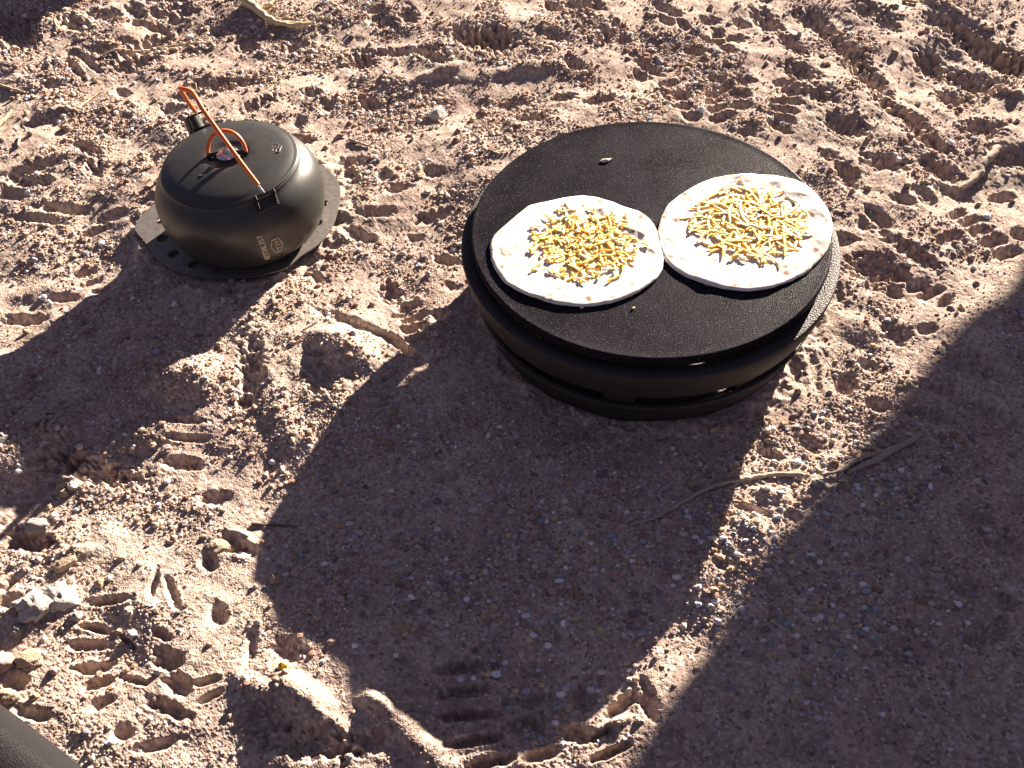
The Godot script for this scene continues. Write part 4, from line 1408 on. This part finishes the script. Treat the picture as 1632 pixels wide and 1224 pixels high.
func build_litter() -> void:
	stone(-0.087, 1.184, 0.0156, 0.0102, Color(0.55, 0.52, 0.48), "stone", "white stone lying alone on the sand between kettle and griddle, far side", "stone")
	stone(-0.487, 0.341, 0.0125, 0.0138, Color(0.42, 0.30, 0.27), "stone", "large pinkish stone cut by the left edge of the picture", "stone")
	stone(-0.469, 0.309, 0.0093, 0.0091, Color(0.47, 0.36, 0.25), "stone", "rounded tan stone beside the black tube at bottom left", "stone")
	stone(-0.471, 0.399, 0.0206, 0.0131, Color(0.55, 0.52, 0.48), "rock", "rough white chunk of rock by the left edge, larger of the pale pair", "rock", "", 0.35, 0.75, 9)
	stone(-0.450, 0.403, 0.0187, 0.0112, Color(0.55, 0.52, 0.48), "rock", "crumbling white rock fragment right of the larger white chunk", "rock", "", 0.35, 0.75, 9)
	stone(-0.431, 0.385, 0.0068, 0.0065, Color(0.33, 0.31, 0.30), "stone", "small grey stone at the right foot of the white rock chunk", "stone")
	stone(-0.482, 0.375, 0.0074, 0.0058, Color(0.33, 0.31, 0.30), "stone", "grey stone just below the white rock chunk", "stone")
	stone(-0.461, 0.344, 0.0125, 0.0063, Color(0.42, 0.33, 0.24), "stone", "flat half buried tan stone right of the large pinkish stone", "stone")
	stone(-0.436, 0.332, 0.0047, 0.0052, Color(0.42, 0.30, 0.27), "stone", "upright oval pink pebble right of the flat tan stone", "stone")
	stone(-0.447, 0.308, 0.0046, 0.0040, Color(0.42, 0.33, 0.24), "pebble", "small round pebble just right of the rounded tan stone by the tube", "pebble")
	stone(-0.503, 0.493, 0.0114, 0.0077, Color(0.33, 0.31, 0.30), "stone", "grey stone on the far rim of the dark hole at left", "stone")
	stone(-0.487, 0.476, 0.0073, 0.0076, Color(0.30, 0.20, 0.15), "stone", "brown stone at the right wall of the dark hole at left", "stone")
	stone(-0.458, 0.445, 0.0123, 0.0047, Color(0.42, 0.33, 0.24), "stone", "flat pale tan stone above the white rock chunk", "stone")
	stone(-0.560, 0.593, 0.0079, 0.0087, Color(0.33, 0.31, 0.30), "stone", "round grey stone at the left edge below the kettle shadow", "stone")
	stone(-0.515, 0.564, 0.0056, 0.0033, Color(0.42, 0.33, 0.24), "pebble", "flat tan pebble right of the round grey stone at left edge", "pebble")
	stone(-0.385, 0.581, 0.0078, 0.0041, Color(0.42, 0.30, 0.27), "stone", "flat pale pinkish stone on the slope below the kettle shadow", "stone")
	stone(-0.478, 0.541, 0.0062, 0.0051, Color(0.55, 0.52, 0.48), "pebble", "bright white pebble in the row below the left hollow", "pebble")
	stone(-0.489, 0.544, 0.0062, 0.0051, Color(0.42, 0.33, 0.24), "pebble", "tan pebble left of the bright white pebble below the left hollow", "pebble")
	stone(-0.485, 0.534, 0.0062, 0.0043, Color(0.42, 0.33, 0.24), "pebble", "flat tan pebble below the bright white pebble at left", "pebble")
	stone(-0.442, 0.563, 0.0056, 0.0051, Color(0.30, 0.20, 0.15), "pebble", "brown pebble inside the dark hollow at left", "pebble")
	stone(-0.496, 0.667, 0.0060, 0.0047, Color(0.47, 0.36, 0.25), "pebble", "tan pebble lying in the kettle shadow, lower left", "pebble")
	stone(-0.493, 0.695, 0.0038, 0.0036, Color(0.55, 0.52, 0.48), "pebble", "white pebble lying in the kettle shadow", "pebble")
	stone(-0.596, 0.775, 0.0044, 0.0047, Color(0.47, 0.36, 0.25), "pebble", "orange tan pebble at the far left above the kettle shadow", "pebble")
	stone(-0.132, 0.876, 0.0054, 0.0048, Color(0.55, 0.52, 0.48), "pebble", "whitish pebble on the sand between kettle plate and griddle", "pebble")
	stone(-0.183, 0.714, 0.0042, 0.0046, Color(0.55, 0.52, 0.48), "pebble", "white upright pebble on top of the sunlit mound", "pebble")
	stone(-0.134, 0.608, 0.0050, 0.0052, Color(0.42, 0.33, 0.24), "pebble", "tan pebble at the far end of the griddle shadow", "pebble")
	stone(-0.106, 0.620, 0.0029, 0.0031, Color(0.42, 0.33, 0.24), "pebble", "long thin tan stone chip in the griddle shadow near the mound", "stone chip")
	stone(0.305, 0.475, 0.0076, 0.0066, Color(0.33, 0.31, 0.30), "stone", "dark grey stone by the near end of the forked driftwood", "stone")
	stone(0.330, 0.502, 0.0058, 0.0054, Color(0.30, 0.20, 0.15), "stone", "brown round stone above the forked driftwood twig", "stone")
	stone(0.271, 0.549, 0.0047, 0.0038, Color(0.55, 0.52, 0.48), "pebble", "whitish pebble right of the griddle shadow in the sun", "pebble")
	stone(0.274, 0.540, 0.0046, 0.0038, Color(0.42, 0.33, 0.24), "pebble", "tan pebble just below the whitish pebble right of the griddle shadow", "pebble")
	stone(0.317, 0.600, 0.0048, 0.0043, Color(0.42, 0.33, 0.24), "pebble", "tan pebble on the sunny sand right of the fire stand", "pebble")
	stone(0.331, 0.598, 0.0021, 0.0022, Color(0.47, 0.36, 0.25), "pebble", "tiny yellow pebble right of the fire stand", "pebble")
	stone(0.336, 0.353, 0.0063, 0.0054, Color(0.55, 0.52, 0.48), "stone", "pale lump of stone in the deep shade at lower right", "stone")
	stone(0.321, 0.318, 0.0039, 0.0043, Color(0.33, 0.31, 0.30), "stone", "long grey stone in deep shade, near the pale lump", "stone")
	stone(0.275, 0.393, 0.0036, 0.0031, Color(0.33, 0.31, 0.30), "pebble", "grey pebble in the shade at right centre", "pebble")
	stone(0.295, 0.347, 0.0026, 0.0028, Color(0.42, 0.33, 0.24), "pebble", "tan pebble left of the pale lump in the shade", "pebble")
	stone(0.336, 0.251, 0.0032, 0.0033, Color(0.33, 0.31, 0.30), "pebble", "round grey pebble in the deep shade at bottom right", "pebble")
	stone(0.232, 0.366, 0.0047, 0.0037, Color(0.33, 0.31, 0.30), "pebble", "bluish grey pebble at the right edge of the sunlit strip", "pebble")
	stone(0.391, 0.465, 0.0031, 0.0034, Color(0.33, 0.31, 0.30), "pebble", "grey pebble in the shade right of the dark grey stone", "pebble")
	stone(0.390, 0.443, 0.0028, 0.0030, Color(0.33, 0.31, 0.30), "pebble", "upright grey pebble in the shade below the driftwood", "pebble")
	stone(-0.243, 0.410, 0.0062, 0.0049, Color(0.42, 0.33, 0.24), "stone", "pale stone at the left side of the griddle shadow", "stone")
	stone(-0.129, 0.449, 0.0041, 0.0040, Color(0.47, 0.36, 0.25), "pebble", "orange round pebble in the middle of the griddle shadow", "pebble")
	stone(-0.126, 0.478, 0.0055, 0.0048, Color(0.33, 0.31, 0.30), "stone", "bluish grey stone in the middle of the griddle shadow", "stone")
	stone(-0.172, 0.510, 0.0030, 0.0033, Color(0.55, 0.52, 0.48), "pebble", "small bright white pebble in the upper left of the griddle shadow", "pebble")
	stone(-0.131, 0.387, 0.0036, 0.0035, Color(0.55, 0.52, 0.48), "pebble", "white pebble of the cluster in the griddle shadow", "pebble")
	stone(-0.121, 0.394, 0.0040, 0.0044, Color(0.30, 0.20, 0.15), "pebble", "brown pebble, left of the pair in the shadow cluster", "pebble")
	stone(-0.112, 0.392, 0.0040, 0.0043, Color(0.42, 0.33, 0.24), "pebble", "tan pebble, right of the pair in the shadow cluster", "pebble")
	stone(-0.120, 0.348, 0.0076, 0.0037, Color(0.47, 0.36, 0.25), "stone", "elongated brown stone low in the griddle shadow", "stone")
	stone(-0.103, 0.330, 0.0032, 0.0035, Color(0.55, 0.52, 0.48), "pebble", "pale blue white pebble at the bottom of the griddle shadow", "pebble")
	stone(-0.180, 0.338, 0.0047, 0.0037, Color(0.42, 0.30, 0.27), "pebble", "pinkish pebble at lower left of the griddle shadow", "pebble")
	stone(-0.067, 0.516, 0.0043, 0.0042, Color(0.42, 0.33, 0.24), "pebble", "tan pebble at the upper middle of the griddle shadow", "pebble")
	stone(-0.085, 0.515, 0.0036, 0.0040, Color(0.47, 0.36, 0.25), "pebble", "yellowish pebble left of the tan one in the upper griddle shadow", "pebble")
	stone(0.007, 0.467, 0.0048, 0.0044, Color(0.42, 0.33, 0.24), "pebble", "tan pebble by the curved straw in the griddle shadow", "pebble")
	stone(0.017, 0.462, 0.0035, 0.0038, Color(0.42, 0.33, 0.24), "pebble", "smaller tan pebble touching the curved straw", "pebble")
	stone(0.019, 0.436, 0.0041, 0.0036, Color(0.33, 0.31, 0.30), "pebble", "grey pebble below the curved straw", "pebble")
	stone(-0.018, 0.451, 0.0028, 0.0031, Color(0.55, 0.52, 0.48), "pebble", "white pebble left of the curved straw in the shadow", "pebble")
	stone(-0.038, 0.407, 0.0037, 0.0032, Color(0.33, 0.31, 0.30), "pebble", "grey white pebble low in the middle of the griddle shadow", "pebble")
	stone(0.047, 0.394, 0.0033, 0.0036, Color(0.42, 0.33, 0.24), "pebble", "tall pale pebble at the right side of the griddle shadow", "pebble")
	stone(0.176, 0.484, 0.0064, 0.0060, Color(0.42, 0.33, 0.24), "stone", "tan lump of stone in shadow left of the pale twig", "stone")
	stone(0.170, 0.352, 0.0044, 0.0043, Color(0.55, 0.52, 0.48), "pebble", "pale pebble in the middle of the sunlit strip", "pebble")
	stone(0.168, 0.365, 0.0041, 0.0037, Color(0.42, 0.30, 0.27), "pebble", "pinkish pebble just above the pale one in the sunlit strip", "pebble")
	stone(0.185, 0.413, 0.0036, 0.0035, Color(0.42, 0.30, 0.27), "pebble", "pink pebble at the left edge of the sunlit strip", "pebble")
	stone(0.186, 0.372, 0.0024, 0.0025, Color(0.42, 0.33, 0.24), "pebble", "small tan pebble at the right of the sunlit strip", "pebble")
	stone(0.527, 0.692, 0.0029, 0.0032, Color(0.55, 0.52, 0.48), "pebble", "white pebble at the edge of the big shadow at right", "pebble")
	stone(0.497, 0.975, 0.0068, 0.0053, Color(0.42, 0.33, 0.24), "pebble", "tan clod beside the tyre print right of the griddle", "pebble")
	stone(-0.218, 0.444, 0.0041, 0.0030, Color(0.42, 0.30, 0.27), "pebble", "flat pink pebble on the left edge of the griddle shadow", "pebble")
	stone(-0.639, 1.116, 0.0044, 0.0046, Color(0.55, 0.52, 0.48), "pebble", "small white pebble on the sand left of the kettle", "pebble")
	stone(-0.709, 1.190, 0.0045, 0.0042, Color(0.47, 0.36, 0.25), "pebble", "small tan pebble at the far left above the kettle", "pebble")
	stone(-0.663, 1.211, 0.0087, 0.0053, Color(0.42, 0.33, 0.24), "pebble", "tan half buried stone left of the kettle lid", "pebble")
	stone(-0.316, 1.158, 0.0073, 0.0056, Color(0.42, 0.33, 0.24), "pebble", "tan pebble against the far side of the kettle lid", "pebble")
	stone(-0.234, 1.149, 0.0063, 0.0056, Color(0.42, 0.30, 0.27), "pebble", "pinkish pebble right of the kettle on the far side", "pebble")
	stone(0.183, 1.149, 0.0047, 0.0045, Color(0.55, 0.52, 0.48), "pebble", "pale pebble just beyond the far rim of the griddle", "pebble")
	stone(0.779, 1.250, 0.0067, 0.0060, Color(0.55, 0.52, 0.48), "pebble", "whitish pebble in the dark tyre groove at upper right", "pebble")
	stone(0.644, 1.262, 0.0077, 0.0041, Color(0.42, 0.33, 0.24), "pebble", "pale flat pebble between the tyre prints at upper right", "pebble")
	stone(0.527, 1.240, 0.0077, 0.0035, Color(0.42, 0.33, 0.24), "pebble", "flat pale pebble on the ridge between tyre lugs", "pebble")
	stone(-0.161, 0.239, 0.0043, 0.0034, Color(0.55, 0.52, 0.48), "pebble", "pale clod in the hollow at the bottom edge", "pebble")
	stone(-0.305, 0.454, 0.0129, 0.0047, Color(0.42, 0.33, 0.24), "stone", "flat tan slab of hard sand left of the griddle shadow", "stone")
	stone(-0.350, 0.838, 0.0058, 0.0061, Color(0.42, 0.33, 0.24), "pebble", "tan pebble in front of the heat plate", "pebble")
	stone(-0.333, 0.834, 0.0049, 0.0043, Color(0.33, 0.31, 0.30), "pebble", "grey pebble in front of the heat plate, right of the tan one", "pebble")
	stone(-0.417, 0.420, 0.0063, 0.0040, Color(0.42, 0.33, 0.24), "pebble", "tan pebble right of the white rocks", "pebble")
	stone(-0.339, 0.325, 0.0041, 0.0031, Color(0.55, 0.52, 0.48), "pebble", "white chip in the boot print at lower left", "pebble")
	stone(-0.374, 0.365, 0.0060, 0.0038, Color(0.55, 0.52, 0.48), "pebble", "pale flake by the upper boot print at lower left", "pebble")
	var dry_twig := thing("dry_twig", "long pale dry twig crossing the sunlit strip below the griddle", "twig", Vector3.ZERO)
	put("stem", stick_mesh([Vector2(0.292, 0.487), Vector2(0.268, 0.491), Vector2(0.241, 0.488), Vector2(0.218, 0.484), Vector2(0.187, 0.475), Vector2(0.158, 0.458), Vector2(0.133, 0.445), Vector2(0.107, 0.440)], 0.0029, 0.0013, 0.0034), M.wood, dry_twig)
	put("fork", stick_mesh([Vector2(0.133, 0.446), Vector2(0.133, 0.438), Vector2(0.129, 0.432)], 0.0013, 0.0008, 0.0015), M.wood, dry_twig)
	put("fork", stick_mesh([Vector2(0.241, 0.488), Vector2(0.227, 0.484), Vector2(0.217, 0.478), Vector2(0.210, 0.476)], 0.0016, 0.0006, 0.0019), M.wood, dry_twig)
	var driftwood_twig := thing("driftwood_twig", "forked grey driftwood twig in the shade at right centre", "twig", Vector3.ZERO)
	put("stem", stick_mesh([Vector2(0.432, 0.531), Vector2(0.408, 0.520), Vector2(0.387, 0.512), Vector2(0.367, 0.508), Vector2(0.349, 0.501), Vector2(0.333, 0.492), Vector2(0.312, 0.486)], 0.0042, 0.0016, 0.0038), M.wood, driftwood_twig)
	put("fork", stick_mesh([Vector2(0.384, 0.511), Vector2(0.376, 0.520), Vector2(0.364, 0.529)], 0.0033, 0.0010, 0.0029), M.wood, driftwood_twig)
	put("fork", stick_mesh([Vector2(0.381, 0.510), Vector2(0.365, 0.509), Vector2(0.343, 0.503)], 0.0026, 0.0010, 0.0023), M.wood, driftwood_twig)
	put("fork", stick_mesh([Vector2(0.400, 0.517), Vector2(0.376, 0.504), Vector2(0.353, 0.495), Vector2(0.340, 0.489)], 0.0049, 0.0016, 0.0044), M.wood, driftwood_twig)
	tag(put("weathered_stick", stick_mesh([Vector2(0.701, 1.000), Vector2(0.676, 0.974), Vector2(0.657, 0.951), Vector2(0.626, 0.925)], 0.0059, 0.0047, 0.0053), M.wood), "weathered grey stick leaning out of the sand beside the tyre prints, far right", "stick")
	var driftwood_root := thing("driftwood_root", "flattened pale driftwood root with a curled end near the top edge", "root", Vector3.ZERO)
	put("stem", stick_mesh([Vector2(-0.431, 1.559), Vector2(-0.405, 1.529), Vector2(-0.382, 1.499), Vector2(-0.346, 1.481), Vector2(-0.300, 1.475)], 0.0094, 0.0023, 0.0084), M.dry_leaf, driftwood_root)
	put("fork", stick_mesh([Vector2(-0.393, 1.541), Vector2(-0.385, 1.548), Vector2(-0.378, 1.566)], 0.0053, 0.0023, 0.0047), M.dry_leaf, driftwood_root)
	put("fork", stick_mesh([Vector2(-0.379, 1.494), Vector2(-0.336, 1.491), Vector2(-0.316, 1.488)], 0.0041, 0.0018, 0.0037), M.dry_leaf, driftwood_root)
	tag(put("straw", stick_mesh([Vector2(-0.655, 1.260), Vector2(-0.643, 1.292), Vector2(-0.629, 1.310)], 0.0016, 0.0010, 0.0016), M.straw), "thin straw left of the kettle pointing at its handle", "straw")
	tag(put("straw", stick_mesh([Vector2(-0.812, 1.351), Vector2(-0.785, 1.333), Vector2(-0.758, 1.317)], 0.0022, 0.0016, 0.0022), M.straw), "long thin straw at the far left edge", "straw")
	tag(put("dry_stick", stick_mesh([Vector2(-0.776, 1.221), Vector2(-0.769, 1.241), Vector2(-0.762, 1.264)], 0.0036, 0.0031, 0.0036), M.straw), "short thick pale stick at the left edge, below the long straw", "stick")
	tag(put("straw", stick_mesh([Vector2(-0.564, 1.439), Vector2(-0.533, 1.447), Vector2(-0.498, 1.451)], 0.0017, 0.0011, 0.0020), M.straw), "straw lying in the groove at upper left, above the kettle", "straw")
	tag(put("straw", stick_mesh([Vector2(-0.775, 1.557), Vector2(-0.764, 1.529), Vector2(-0.753, 1.511)], 0.0018, 0.0012, 0.0018), M.straw), "short straw standing by the dark hollow at top left", "straw")
	tag(put("straw", stick_mesh([Vector2(-0.653, 1.406), Vector2(-0.630, 1.423), Vector2(-0.606, 1.436), Vector2(-0.583, 1.454)], 0.0017, 0.0011, 0.0022), M.straw), "thin straw along the far side of the footprint at upper left", "straw")
	tag(put("dark_twig", stick_mesh([Vector2(-0.277, 0.479), Vector2(-0.260, 0.478), Vector2(-0.231, 0.474)], 0.0020, 0.0010, 0.0020), M.dark_twig), "dark thin twig half in the griddle shadow on its left side", "twig")
	tag(put("straw", stick_mesh([Vector2(0.015, 0.495), Vector2(0.015, 0.482), Vector2(0.020, 0.470), Vector2(0.026, 0.464)], 0.0010, 0.0007, 0.0012), M.straw), "curved pale straw lying in the griddle shadow", "straw")
	tag(put("straw", stick_mesh([Vector2(-0.218, 1.136), Vector2(-0.200, 1.121), Vector2(-0.183, 1.108)], 0.0029, 0.0014, 0.0029), M.wood), "flat straw behind the kettle to its right", "straw")
	tag(put("straw", stick_mesh([Vector2(-0.246, 0.737), Vector2(-0.239, 0.745), Vector2(-0.232, 0.752)], 0.0012, 0.0008, 0.0012), M.dark_twig), "short straw on the ridge below the mound", "straw")
	tag(put("straw", stick_mesh([Vector2(-0.442, 0.378), Vector2(-0.439, 0.372)], 0.0015, 0.0012, 0.0015), M.straw), "short pale straw standing by the boot print at lower left", "straw")
	var forked_twig := thing("forked_twig", "small forked twig at left on the edge of the kettle shadow", "twig", Vector3.ZERO)
	put("stem", stick_mesh([Vector2(-0.534, 0.640), Vector2(-0.529, 0.626), Vector2(-0.523, 0.613), Vector2(-0.518, 0.603)], 0.0018, 0.0015, 0.0030), M.wood, forked_twig)
	put("fork", stick_mesh([Vector2(-0.534, 0.638), Vector2(-0.529, 0.641), Vector2(-0.522, 0.639)], 0.0015, 0.0011, 0.0024), M.wood, forked_twig)
	put("fork", stick_mesh([Vector2(-0.511, 0.638), Vector2(-0.513, 0.628), Vector2(-0.515, 0.615), Vector2(-0.517, 0.608)], 0.0018, 0.0011, 0.0030), M.wood, forked_twig)
	tag(put("straw", stick_mesh([Vector2(0.712, 1.420), Vector2(0.722, 1.410), Vector2(0.728, 1.405)], 0.0031, 0.0021, 0.0031), M.straw), "short straw beside the fragment of wood at top right", "straw")
	tag(put("straw", stick_mesh([Vector2(-0.719, 1.162), Vector2(-0.723, 1.182), Vector2(-0.723, 1.189)], 0.0020, 0.0015, 0.0020), M.straw), "short straw left of the stain at far left", "straw")
	var leaf := put("leaf_fragment", stick_flake([Vector2(-0.005, 0.0), Vector2(-0.002, 0.005), Vector2(0.004, 0.006), Vector2(0.005, 0.0), Vector2(0.001, -0.005), Vector2(-0.003, -0.004)], 0.0012), M.yellow_leaf)
	leaf.position = on_ground(-0.222, 0.316, 0.002)
	leaf.rotation = Vector3(0.5, 0.4, 0.3)
	tag(leaf, "small yellow leaf fragment at the lower left of the griddle shadow", "leaf")
	for k in 150:
		var f := rng.randf_range(0.24, 1.5)
		var x := rng.randf_range(left_of(f) + 0.05, right_of(f) - 0.05)
		if Vector2(x - 0.166, f - 0.761).length() < 0.21 or Vector2(x + 0.352, f - 0.967).length() < 0.15: continue
		var r := rng.randf_range(0.0028, 0.0048) * (0.75 + 0.3 * f)
		var c: Color = [Color(0.42, 0.33, 0.24), Color(0.40, 0.29, 0.25), Color(0.50, 0.44, 0.37), Color(0.33, 0.25, 0.20)][rng.randi() % 4]
		stone(x, f, r, r * rng.randf_range(0.6, 0.9), c, "small_pebble", "small loose pebble, a few millimetres across, among the grit on the sand", "pebble", "small loose pebbles on the sand")
